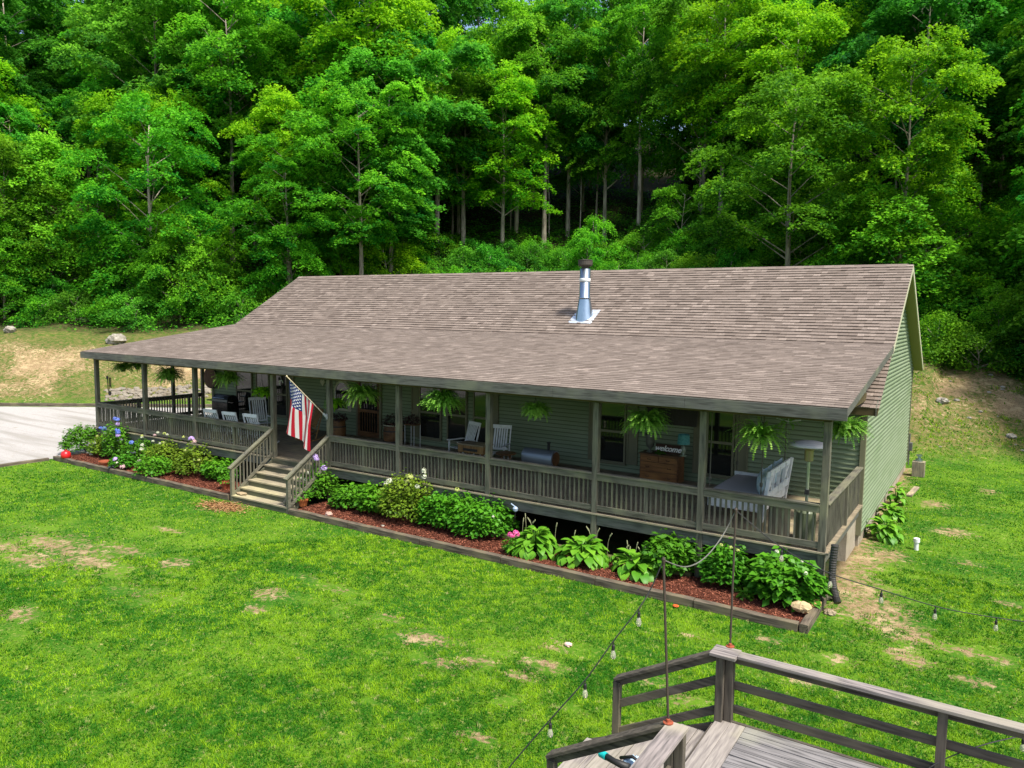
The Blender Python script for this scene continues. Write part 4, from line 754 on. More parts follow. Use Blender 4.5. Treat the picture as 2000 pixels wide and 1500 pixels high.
# swing bed: faces left, long side front to back
bx0, bx1, by0, by1, bz_ = 15.02, 16.22, 1.15, 3.15, 1.60
e = empty('swing_bed', (15.6, 2.1, bz_)); tag(e, 'white hanging swing bed with grey mattress and roped frame', 'swing bed'); o0 = Vector((15.6, 2.1, bz_))
def eb(mb, nm, m_, **k): o = mb.build(nm, m_, e, **k); o.data.transform(Matrix.Translation(-o0)); return o
m = MB(); m.box((bx0, by0, bz_-.02), (bx1-.02, by1, bz_+.16)); eb(m, 'mattress', MATTR, bevel=.04)
m = MB(); m.box((bx0-.04, by0-.05, bz_-.22), (bx1, by0-.01, bz_-.02)); m.box((bx0-.04, by1+.01, bz_-.22), (bx1, by1+.05, bz_+.22)); m.box((bx0-.04, by0-.01, bz_-.22), (bx0, by1+.01, bz_-.02)); m.box((bx1-.04, by0-.01, bz_-.22), (bx1, by1+.01, bz_-.02)); m.box((bx0, by0, bz_-.08), (bx1-.04, by1, bz_-.03)); eb(m, 'frame', WHITE, bevel=.006)
for y_ in (by0-.03, by1+.03): m = MB(); m.beam((bx1-.02, y_, bz_-.42), (bx1+.12, y_, bz_+.72), .07, .08, up=(0, 1, 0)); eb(m, 'bed_post', WHITE)
m = MB()
for z_, w_ in ((bz_+.64, .13), (bz_+.14, .16)): m.beam((bx1+.05+.04*(z_-bz_), by0, z_), (bx1+.05+.04*(z_-bz_), by1, z_), .035, w_)
for y_ in (by0+.48, (by0+by1)/2, by1-.48): m.beam((bx1+.04, y_, bz_+.1), (bx1+.09, y_, bz_+.66), .07, .03, up=(0, 1, 0))
for a, b in ((by0+.05, by0+.45), (by1-.45, by1-.05)): m.beam((bx1+.045, a, bz_+.2), (bx1+.08, b, bz_+.6), .03, .06); m.beam((bx1+.08, a, bz_+.6), (bx1+.045, b, bz_+.2), .03, .06)
eb(m, 'backrest', WHITE)
for x_ in (bx0-.0, bx1-.05):
    for y_ in (by0-.07, by1+.07):
        m = MB(); m.tube([(x_, y_, bz_-.2), (x_, y_, bz_+.35), (x_, y_, BZ+.18)], .014, 6); m.lathe((x_, y_, bz_+.42), [(.012, -.06), (.035, -.03), (.035, .03), (.012, .06)], 8); eb(m, 'rope', flat('dark_rope', (.09, .085, .06)) if 'dark_rope' not in bpy.data.materials else bpy.data.materials['dark_rope'])
def pillow(c, s, rot, lab):
    m = MB(); n = 10; vs = []
    for k in (1, -1):
        for i in range(n+1):
            for j in range(n+1):
                a, b = i/n*2-1, j/n*2-1; t = k*.10*(1-abs(a)**3)*(1-abs(b)**3); r = 1-.06*(1-abs(a*b)); vs.append((a*s*r, t, b*s*r))
    q = (n+1)**2; fs = [(i*(n+1)+j, i*(n+1)+j+1, (i+1)*(n+1)+j+1, (i+1)*(n+1)+j) for i in range(n) for j in range(n)]; fs += [tuple(q+x for x in reversed(f_)) for f_ in fs]
    m.add(vs, fs); o = m.build('pillow', PILW, smooth=True); o.location = c; o.rotation_euler = rot; tag(o, lab, 'pillow', 'pale blue pillows on the swing bed')
for i, (yy, lab) in enumerate(((1.45, 'pale blue pillow at the near end of the swing bed'), (1.98, 'pale blue pillow second from the near end of the swing bed'), (2.55, 'pale blue pillow third from the near end of the swing bed'), (2.98, 'pale blue pillow at the wall end of the swing bed'))):
    pillow((bx1-.14, yy, bz_+.40), .27, (0, -.12, math.pi/2+.15*(-1)**i), lab)
# patio heater
p = at(1577, 1062, 1, .72); e = empty('patio_heater', (17.22, .62, DZ)); tag(e, 'tall patio heater with white dome behind the right corner post', 'patio heater'); zd = at(1583, 862, 1, .62)[2]-DZ
m = MB(); m.lathe((0, 0, 0), [(.2, 0), (.2, .6), (.17, .64), (.02, .65)], 20); m.build('base', mat('heater_green', (.12, .14, .08), .4, .4), e); m = MB(); m.tube([(0, 0, .6), (0, 0, zd-.42)], .032, 12); m.build('pole', mat('brushed_steel', (.4, .42, .34), .35, .5, .8), e)
m = MB(); m.lathe((0, 0, zd-.42), [(.05, 0), (.09, .02), (.09, .24), (.13, .27), (.13, .33), (.03, .36)], 16); m.build('burner', mat('brass_burner', (.27, .22, .12), .4, .5, .7), e); m = MB(); m.lathe((0, 0, zd-.09), [(.40, 0), (.41, .005), (.34, .05), (.2, .085), (.02, .10)], 32); m.build('reflector', flat('heater_white', (.55, .53, .50), .4), e, smooth=True)
m = MB(); m.box((-.04, -.06, .42+.55), (.04, .03, .52+.55)); m.build('knob', DARKM, e)
p = at(1520, 1050, 1, .6); m = MB(); m.box((-.22, -.02, 0), (.22, .02, .8)); m.box((-.22, .021, .3), (-.17, .05, .8)); o = m.build('wooden_board', WZ); o.location = (16.72, .5, DZ); tag(o, 'upright grey board leaning inside the railing beside the patio heater', 'board')
# barrels and planters by the wall
def barrel(x, y, r, h, lab, rim=None, pl=300, pm=None, z=DZ):
    e = empty('barrel_planter', (x, y, z)); tag(e, lab, 'planter', 'barrel planters by the wall'); m = MB(); m.lathe((0, 0, 0), [(r*.85, 0), (r, h*.35), (r, h*.6), (r*.88, h), (r*.82, h), (r*.8, h*.93), (.01, h*.92)], 20); m.build('barrel', BRNW, e)
    for f in (.2, .72): m = MB(); m.lathe((0, 0, h*f), [(r*1.0, -.02), (r*1.01, -.02), (r*1.01, .02), (r*1.0, .02)], 20); m.build('hoop', DARKM, e)
    if rim: m = MB(); m.tube([((r*.95+.015*(i % 2))*math.cos(i*.2618), (r*.95+.015*(i % 2))*math.sin(i*.2618), h) for i in range(25)], .022, 6); m.build('rim', CREAM, e)
    V, t = leafdome(pl, r*1.15, r*1.3, .09, int(x*7) % 90, low=h*.9); link('foliage', npmesh('foliage', V, 4, t), pm or LEAFD, e)
PURP = mat('purple_leaves', (.05, .02, .025), .6, .3, attr=(.10, .06, .05), transl=.2)
p = at(657, 815, 1, 3.0); barrel(p[0], 3.1, .26, p[2]-DZ-.1, 'tall dark barrel with purple foliage behind the right stair post', pm=PURP)
p = at(765, 830, 1, 3.8); barrel(p[0], 3.9, .36, p[2]-DZ, 'wide barrel with scalloped cream rim beside the screen door', rim=1, pl=420, pm=PURP)
p = at(802, 840, 1, 3.6); e = empty('plant_stand', (p[0], 3.7, DZ)); tag(e, 'small wire plant stand with dark trailing plant left of the window', 'plant stand'); h_ = .85; m = MB(); m.box((-.22, -.18, h_-.03), (.22, .18, h_)); m.build('shelf', BRNW, e)
for a in (-.2, .2):
    for b in (-.16, .16): m = MB(); m.tube([(a, b, 0), (a, b, h_-.03)], .01, 6); m.build('leg', WHITE, e)
V, t = leafdome(260, .22, .35, .08, 5, low=h_); link('foliage', npmesh('foliage', V, 4, t), PURP, e)
# grill at the far left
p = at(436, 790, 1, 3.6); e = empty('barbecue_grill', (p[0], 3.7, DZ)); tag(e, 'large black barbecue grill with closed lid at the left end of the porch', 'grill'); BLK = mat('black_enamel', (.01, .01, .01), .15, .5)
m = MB(); m.box((-.5, -.28, .12), (.5, .28, .85)); m.build('cabinet', BLK, e, bevel=.01); m = MB(); m.lathe((0, 0, .87), [(.02, -.5), (.28, -.49), (.28, .49), (.02, .5)], 20, axis=0); m.build('lid', BLK, e); m = MB(); m.tube([(-.35, -.32, 1.02), (.35, -.32, 1.02)], .016, 8); m.build('handle', GALV, e)
for a in (-1, 1): m = MB(); m.box((a*.51, -.26, .86), (a*.85, .26, .9)); m.build('side_shelf', BLK, e); m = MB(); m.lathe((0, 0, 0), [(.05, -.03), (.08, -.02), (.08, .02), (.05, .03)], 12, axis=0); w_ = m.build('wheel', DARKM, e); w_.location = (a*.44, -.2, .08)
# round table top / sign hung at the porch end, wind chime, ornaments, arched mirror
def disc(mb, c, r, t, n=28): return mb.add([(c[0]+r*math.cos(6.2832*j/n), c[1]+k, c[2]+r*math.sin(6.2832*j/n)) for k in (0, t) for j in range(n)], [tuple(range(n)), tuple(range(2*n-1, n-1, -1))]+[(j, j+n, (j+1) % n+n, (j+1) % n) for j in range(n)])
p = at(410, 738, 1, YW-.2); e = empty('round_sign', tuple(p)); tag(e, 'round brown wooden sign hung at the far left corner of the house', 'sign'); m = MB(); disc(m, (0, 0, 0), .42, .05); m.build('board', wood('round_wood', (.13, .07, .04), (.06, .03, .02), 2), e); m = MB(); m.tube([(.44*math.cos(i*.2244), .025, .44*math.sin(i*.2244)) for i in range(29)], .022, 6); m.build('rim', DARKM, e)
p = at(213, 737, 0, -8.6); e = empty('wind_chime', tuple(p)); tag(e, 'dark wind chime hanging at the far left corner post', 'wind chime'); m = MB(); disc(m, (0, -.08, 0), .07, .02)
for i in range(5): a = i*1.2566; m.tube([(.06*math.cos(a), .06*math.sin(a), 0), (.06*math.cos(a), .06*math.sin(a), -.38-.04*i)], .012, 6)
m.build('tubes', DARKM, e); m = MB(); m.tube([(0, 0, BZ-p[2]), (0, 0, -.55)], .004, 4); disc(m, (0, -.01, -.62), .09, .02, 16); m.build('clapper', DARKM, e)
p = at(500, 745, 1, .3)
e = empty('wind_spinner', tuple(at(549, 748, 1, 1.2))); tag(e, 'small white wind spinner hanging left of the flag', 'wind spinner'); m = MB(); m.tube([(.09*math.cos(i*.4), 0, .09*math.sin(i*.4)) for i in range(12)], .014, 6); m.tube([(0, 0, .1), (0, 0, .9)], .004, 4); m.build('ring', WHITE, e)
p = at(630, 747, 1, YW-.05); m = MB(); hs = [(.13*math.sin(t)**3, .0, .0085*(13*math.cos(t)-5*math.cos(2*t)-2*math.cos(3*t)-math.cos(4*t))) for t in [i*6.2832/30 for i in range(30)]]; m.add(hs+[(x_, .03, z_) for x_, _, z_ in hs], [tuple(range(30)), tuple(range(59, 29, -1))]+[(i, i+30, (i+1) % 30+30, (i+1) % 30) for i in range(30)]); o = m.build('heart_ornament', CREAM); o.location = (p[0], YW-.06, p[2]); tag(o, 'small cream heart hung on the siding right of the flag', 'ornament')
xa, xb = at(655, 780, 1, YW-.05)[0], at(683, 780, 1, YW-.05)[0]; za, zb3 = 1.95, 3.0; cxm = (xa+xb)/2; e = empty('arched_mirror', (cxm, YW-.06, za)); tag(e, 'cream arched window frame mirror on the wall above the barrel', 'mirror')
def arch(w_, h, y, n=14): return [(-w_, y, 0), (w_, y, 0)]+[(w_*math.cos(math.pi*i/n), y, h-w_+w_*math.sin(math.pi*i/n)) for i in range(n+1)]
wv = (xb-xa)/2+.06; m = MB(); a = arch(wv, zb3-za+.1, 0); b = arch(wv, zb3-za+.1, .04); n_ = len(a); m.add(a+b, [tuple(range(n_)), tuple(range(2*n_-1, n_-1, -1))]+[(i, i+n_, (i+1) % n_+n_, (i+1) % n_) for i in range(n_)]); m.build('frame', CREAM, e)
m = MB(); a = [(x_, -.006, z_+.1) for x_, _, z_ in arch(wv-.10, zb3-za-.08, 0)]; m.add(a, [tuple(range(len(a)))]); m.build('pane', GLASS, e)
m = MB(); m.tube([(wv-.10-.0, -.02, .1), (wv-.1, -.02, zb3-za-.35)]+[((wv-.1)*math.cos(math.pi*i/10), -.02, .02+zb3-za-(wv-.1)+(wv-.1)*math.sin(math.pi*i/10)) for i in range(11)]+[(-wv+.1, -.02, .1)], .014, 6); m.build('moulding', WHITE, e)
# flag
B_ = Vector((PX[4]-.02, -.12, at(640, 814, 1, -.1)[2])); T_ = Vector(at(560, 735, 1, -.75)); e = empty('flag', tuple(B_)); tag(e, 'American flag hanging from an angled pole on the porch post by the steps', 'flag')
m = MB(); m.tube([(0, 0, 0), tuple(T_-B_)], .014, 8); m.lathe(tuple(T_-B_), [(.005, -.03), (.03, 0), (.005, .035)], 10); m.build('pole', wood('flag_pole', (.45, .38, .26), (.3, .24, .15), 2), e); m = MB(); m.tube([(0, 0, 0), tuple((T_-B_)*.08)], .035, 10); m.box((-.03, 0, -.08), (.03, .03, .08)); m.build('bracket', flat('bracket_grey', (.3, .32, .32)), e)
dirp = (B_-T_).normalized(); hoist = 1.02; fly = 1.42; NH, NF = 104, 152; s0 = T_+dirp*.10-B_
hh, ff = np.meshgrid(np.linspace(0, 1, NH+1), np.linspace(0, 1, NF+1), indexing='ij')
dp = np.array(dirp); base = np.array(s0)[None, None]+dp[None, None]*(hh*hoist)[..., None]*(1-.0*ff)[..., None]
lat = np.array([1., 0, 0]); q = ff*fly
off = np.stack([-.22*ff+.06*ff*hh+.03*np.sin(hh*8+ff*2.5)*ff, .02*ff+.105*np.sin(hh*10+.8+ff*1.8)*np.minimum(ff*2.2, 1), -q*1.06+.06*ff*hh], -1)
V = base+off; idx = lambda i, j: i*(NF+1)+j
me = bpy.data.meshes.new('cloth'); fs = [(idx(i, j), idx(i+1, j), idx(i+1, j+1), idx(i, j+1)) for i in range(NH) for j in range(NF)]; me.from_pydata([tuple(v) for v in V.reshape(-1, 3)], [], fs)
RED, WHT, BLU = (.55, .008, .03), (.80, .78, .76), (.012, .03, .16); cols = []
def instar(h, f):
    cw, chh = .4*1.9, 7/13.; X_, Y_ = f*1.9/.76, h*13/7     # canton coordinates 0..1
    for r in range(9):
        yc = (r+1)/10
        if abs(Y_-yc) > .05: continue
        for k in range(6 if r % 2 == 0 else 5):
            xc = (2*k+1+(r % 2))/12; dx_, dy_ = (X_-xc)*.76, (Y_-yc)*.538; rr = math.hypot(dx_, dy_)
            if rr < .033:
                a = math.atan2(dx_, -dy_); k5 = (a % (2*math.pi/5)); k5 = min(k5, 2*math.pi/5-k5)
                if rr < .0308*(.42+.58*(1-k5/(math.pi/5))**1.1)+.004: return True
    return False
for i in range(NH):
    h = (i+.5)/NH
    for j in range(NF):
        f_ = (j+.5)/NF; c = RED if int(h*13) % 2 == 0 else WHT
        if h < 7/13 and f_ < .4: c = WHT if instar(h, f_) else BLU
        cols += [(*c, 1)]*4
ca = me.color_attributes.new('colour', 'FLOAT_COLOR', 'CORNER'); ca.data.foreach_set('color', np.array(cols, np.float32).ravel())
fm = bpy.data.materials.new('flag_cloth'); fm.use_nodes = True; n = fm.node_tree.nodes; an = n.new('ShaderNodeVertexColor'); an.layer_name = 'colour'; fm.node_tree.links.new(an.outputs[0], n['Principled BSDF'].inputs['Base Color']); n['Principled BSDF'].inputs['Roughness'].default_value = .8
tl = n.new('ShaderNodeBsdfTranslucent'); fm.node_tree.links.new(an.outputs[0], tl.inputs[0]); ms = n.new('ShaderNodeMixShader'); ms.inputs[0].default_value = .35; fm.node_tree.links.new(n['Principled BSDF'].outputs[0], ms.inputs[1]); fm.node_tree.links.new(tl.outputs[0], ms.inputs[2]); fm.node_tree.links.new(ms.outputs[0], n['Material Output'].inputs[0])
link('cloth', me, fm, e, smooth=True)
# hose reel / blue spray nozzle hanging on the rim joist
p = at(1008, 992, 1, -.1); e = empty('hose_nozzle', tuple(p)); tag(e, 'pale blue hose fitting hanging from the porch edge above the hosta', 'hose fitting'); m = MB(); m.lathe((0, -.03, -.02), [(.03, -.07), (.06, -.04), (.07, .02), (.03, .06)], 12); m.tube([(0, -.03, .03), (-.12, -.05, .10)], .018, 6); m.build('body', mat('blue_grey_metal', (.30, .38, .48), .4, .5), e); m = MB(); m.tube([(.0, -.03, -.08), (-.0, -.05, -.25), (-.08, -.02, -.42), (-.12, 0, -.5)], .009, 6); m.tube([(-.02, .03, .05), (-.3, .0, .04), (-.6, .04, .10)], .008, 6); m.build('hose', DARKM, e)
# ================================================================ NEAR DECK
DC = atd(1408, 1408, 8.8); zd_ = float(DC[2]); xw, yn = float(DC[0])-.02, float(DC[1])    # corner of the deck
P2 = lambda u, v, z: at(u, v, 2, z)
ztop_ = float(atd(1420, 1268, 8.8)[2]); N_ = P2(1310, 1410, ztop_); 
deck = empty('wooden_deck', (xw, yn, 0)); tag(deck, 'small weathered grey deck in the right foreground with open rails and steps', 'deck'); d0 = Vector((xw, yn, 0))
def db(mb, nm, m_, parent=None, **k): o = mb.build(nm, m_, parent or deck, **k); o.data.transform(Matrix.Translation(-d0)); return o
m = MB(); y = yn+.05; i = 0
while y > yn-5.2: m.box((xw+.30, y-.128, zd_-.035), (xw+7, y-.009, zd_+random.uniform(-.004, .002))); y -= .1335
db(m, 'floor_boards', DKX)
m = MB(); m.box((xw-.04, yn-5.2, zd_-.036), (xw+.125, yn+.03, zd_+.001)); m.box((xw+.13, yn-5.2, zd_-.036), (xw+.295, yn+.03, zd_+.002)); db(m, 'border_boards', DKY)
m = MB(); m.box((xw-.0, yn+.06, zd_-.3), (xw+7, yn+.10, zd_-.005)); m.box((xw-.02, yn-5.2, zd_-.3), (xw+.02, yn+.05, zd_-.04)); db(m, 'rim_joist', RLX)
def capx(a, b, z, y): 
    m = MB(); m.box((a, y-.075, z-.038), (b, y+.075, z)); return m
ncp = (xw+.02, yn+.02)
for k, (a, b) in enumerate((((-.075, -.06), (.015, .04)), ((.02, .0), (.11, .10)))): m = MB(); m.box((ncp[0]+a[0], ncp[1]+a[1], 0), (ncp[0]+b[0], ncp[1]+b[1], ztop_-.04)); db(m, 'post', RLZ, bevel=.004)
m = MB(); m.box((ncp[0]-.14, ncp[1]-.12, ztop_-.038), (ncp[0]+.16, ncp[1]+.15, ztop_)); db(m, 'post_cap', CAPX, bevel=.004)
X2 = float(at(1842, 1400, 1, yn+.1)[0]); X3 = xw+6
for xx in (X2, X2+2.2): m = MB(); m.box((xx-.045, yn+.015, 0), (xx+.045, yn+.105, ztop_-.04)); db(m, 'post', RLZ, bevel=.004)
db(capx(ncp[0]+.162, X3, ztop_, yn+.06), 'handrail', CAPX, bevel=.005)
hp = ztop_-zd_
for z_ in (ztop_-.10, zd_+hp*.50, zd_+.13): m = MB(); m.box((ncp[0]+.11, yn+.108, z_-.05), (X3, yn+.146, z_+.045)); db(m, 'rail', RLX, bevel=.004)
# stairs down to the left (-x); opening between corner post and newel N_
wy0 = float(N_[1]); k_dirt = 0
nt_ = 4; run = .42; rise = zd_/(nt_+1)
for k in range(1, nt_+1):
    z_ = zd_-rise*k
    for q in range(2): m = MB(); a = xw-.05-run*(k-1)-q*.212; m.box((a-.205, wy0-.06, z_-.035), (a, yn+.02, z_)); db(m, 'tread', DKY, bevel=.003)
    m = MB(); m.box((xw-.05-run*(k-1)-.03, wy0-.02, z_+.002), (xw-.05-run*(k-1)-.002, yn-.02, z_+rise-.04)); db(m, 'riser', RLY)
for yy in (yn+.03, wy0-.08): m = MB(); prism2 = [(xw-.02, zd_-.04), (xw-.02, zd_-.4), (xw-.1-run*nt_, 0), (xw-.05-run*nt_, .16)]; m.add([(a, yy, b) for a, b in prism2]+[(a, yy+.035, b) for a, b in prism2], [(0, 1, 2, 3), (7, 6, 5, 4), (0, 4, 5, 1), (1, 5, 6, 2), (2, 6, 7, 3), (3, 7, 4, 0)]); db(m, 'stringer', RLX)
E1 = np.array(at(1203, 1324, 1, yn+.04)); E2 = np.array(at(1072, 1474, 1, wy0-.02)); 
def slrail(p, q, lowz=True, base=0.):
    m = MB(); m.beam(p, q, .14, .038); db(m, 'handrail', RLX, bevel=.005); dz = Vector((0, 0, -.085)); m = MB(); m.beam(Vector(p)+dz*.75, Vector(q)+dz*.75, .04, .085); db(m, 'rail', RLX, bevel=.004)
C1 = Vector((ncp[0]-.08, yn+.04, ztop_-.02)); slrail(C1, Vector(E1))
for f in (.42, .86): 
    a = C1-Vector((0, 0, f*hp)); b = Vector(E1)-Vector((0, 0, f*hp)); m = MB(); m.beam(a, b, .04, .095); db(m, 'rail', RLX, bevel=.004)
m = MB(); m.box((E1[0]-.02, yn-.005, 0), (E1[0]+.07, yn+.085, E1[2]-.03)); db(m, 'post', RLZ, bevel=.004)
NN = Vector((N_[0]-.02, wy0-.02, ztop_-.02)); slrail(NN, Vector(E2)); m = MB(); m.box((E2[0]-.0, wy0-.07, 0), (E2[0]+.09, wy0+.02, E2[2]-.03)); db(m, 'post', RLZ, bevel=.004)
for a, b in ((-.02, -.1), (.075, -.1)): m = MB(); m.box((N_[0]+a, wy0+b, 0), (N_[0]+a+.088, wy0+b+.088, ztop_-.04)); db(m, 'post', RLZ, bevel=.004)
m = MB(); m.box((N_[0]-.03, wy0-2.6, ztop_-.038), (N_[0]+.175, wy0+.02, ztop_)); db(m, 'handrail', CAPY, bevel=.005)
for z_ in (ztop_-.10, zd_+hp*.5, zd_+.13): m = MB(); m.box((N_[0]+.02, wy0-2.6, z_-.05), (N_[0]+.058, wy0-.102, z_+.045)); db(m, 'rail', RLY, bevel=.004)
# light poles
def pole(b, t, lab):
    e = empty('light_pole', tuple(b)); tag(e, lab, 'pole', 'string light poles on the deck rail'); m = MB(); m.tube([(0, 0, .01), tuple(Vector(t)-Vector(b))], .0125, 8); m.build('pole', POLEM, e); m = MB(); m.lathe((0, 0, 0), [(.05, .002), (.05, .01), (.022, .014), (.02, .04), (.012, .045)], 16); m.build('base_flange', RUST, e); m = MB(); m.lathe(tuple(Vector(t)-Vector(b)), [(.014, -.02), (.018, 0), (.02, .03), (.01, .05)], 10); m.build('top_hook', POLEM, e); return Vector(t)
b1 = Vector(P2(1305, 1412, ztop_)); dpt = lambda p: (p-Vector(CP)).dot(Vector(AF))
t1 = Vector(atd(1296, 1098, dpt(b1)*1.0)); t1.z = t1.z; b2 = Vector(P2(1426, 1263, ztop_)); t2 = Vector(atd(1437, 1000, dpt(b2)))
t1 = pole(b1, t1, 'thin brown iron pole on the near newel of the deck stairs'); t2 = pole(b2, t2, 'thin brown iron pole on the deck corner post')
def wire(pts, bulbs, lab, nm='string_lights', r=.0065, m_=None):
    e = empty(nm, tuple(pts[0])); tag(e, lab, 'string lights', 'string lights'); o0 = Vector(pts[0]); P = [Vector(p) for p in pts]; sm = []
    for i in range(len(P)-1):
        p0, p1, p2, p3 = P[max(i-1, 0)], P[i], P[i+1], P[min(i+2, len(P)-1)]
        for k in range(8): t = k/8; sm.append(.5*((2*p1)+(-p0+p2)*t+(2*p0-5*p1+4*p2-p3)*t*t+(-p0+3*p1-3*p2+p3)*t**3)-o0)
    sm.append(P[-1]-o0); m = MB(); m.tube(sm, r, 5); m.build('cable', m_ or DARKM, e)
    for b in bulbs:
        q = min(sm, key=lambda s_: abs((s_+o0-Vector(b)).dot(Vector((AR[0], AR[1], 0)))))
        s_ = MB(); s_.tube([tuple(q), (q.x, q.y, q.z-.035)], .006, 6); s_.lathe((q.x, q.y, q.z-.035), [(.010, 0), (.016, -.01), (.016, -.05), (.012, -.055)], 10); k = s_.build('socket', DARKM, e)
        s_ = MB(); s_.lathe((q.x, q.y, q.z-.09), [(.012, 0), (.024, -.03), (.029, -.055), (.022, -.08), (.004, -.09)], 12); s_.build('bulb', BULB, e, smooth=True)
BULB = bpy.data.materials.new('bulb_glass'); BULB.use_nodes = True; bb = BULB.node_tree.nodes['Principled BSDF']; bb.inputs['Base Color'].default_value = (.75, .72, .58, 1); bb.inputs['Roughness'].default_value = .06; bb.inputs['Transmission Weight'].default_value = .75; bb.inputs['IOR'].default_value = 1.15
WIREL = flat('pale_cable', (.14, .135, .115))
dA = dpt(b1); dB = dpt(b2)
wire([t1+Vector((0, 0, .02))]+[Vector(atd(u, v, dA-.05*i)) for i, (u, v) in enumerate(((1272, 1148), (1248, 1188), (1198, 1252), (1143, 1328), (1075, 1405), (1000, 1492), (940, 1570)))], [atd(1248, 1190, dA), atd(1198, 1252, dA), atd(1143, 1330, dA), atd(1075, 1405, dA)], 'string of bulbs running down to the left from the near pole')
wire([t1+Vector((0, 0, .02)), Vector(atd(1340, 1107, dA*.7+dB*.3)), Vector(atd(1378, 1088, dA*.4+dB*.6)), Vector(atd(1412, 1045, dB)), t2+Vector((0, 0, .02))], [], 'pale cable sagging between the two deck poles', m_=WIREL)
wire([t2+Vector((0, 0, .02))]+[Vector(atd(u, v, dB+.15*i)) for i, (u, v) in enumerate(((1516, 1062), (1609, 1115), (1722, 1152), (1843, 1188), (1978, 1211), (2080, 1222)))], [atd(u, v, dB+.3) for u, v in ((1516, 1062), (1609, 1115), (1722, 1152), (1843, 1188), (1978, 1211))], 'string of bulbs running right from the deck corner pole across the lawn')
wire([Vector(atd(u, v, 7.6)) for u, v in ((1798, 1512), (1842, 1484), (1920, 1455), (2010, 1434), (2080, 1420))], [atd(1995, 1436, 7.6)], 'string of bulbs low over the right deck rail')
# garden blower lying on the deck steps
cB = P2(1215, 1478, zd_-.1); e = empty('garden_blower', tuple(cB)); tag(e, 'black garden blower with teal tube end and pale blue body on the deck steps', 'blower')
Vd = lambda u, v, z: tuple(Vector(P2(u, v, z))-Vector(cB)); zz = zd_+.05
m = MB(); m.tube([Vd(1178, 1474, zz), Vd(1200, 1487, zz), Vd(1228, 1500, zz)], [.036, .032, .045], 14); m.build('tube', DARKM, e, smooth=True); m = MB(); m.tube([Vd(1173, 1471, zz+.005), Vd(1184, 1477.5, zz+.005)], [.040, .040], 16); m.build('tube_end', TEALP, e)
m = MB(); c = Vd(1240, 1492, zz-.02); m.rock(c, .12, .6, 5, 10); m.build('body', BLUEW, e, smooth=True); m = MB(); m.tube([Vd(1212, 1480, zz), Vd(1235, 1478, zz+.1), Vd(1252, 1490, zz+.08)], .018, 8); m.build('handle', DARKM, e, smooth=True)
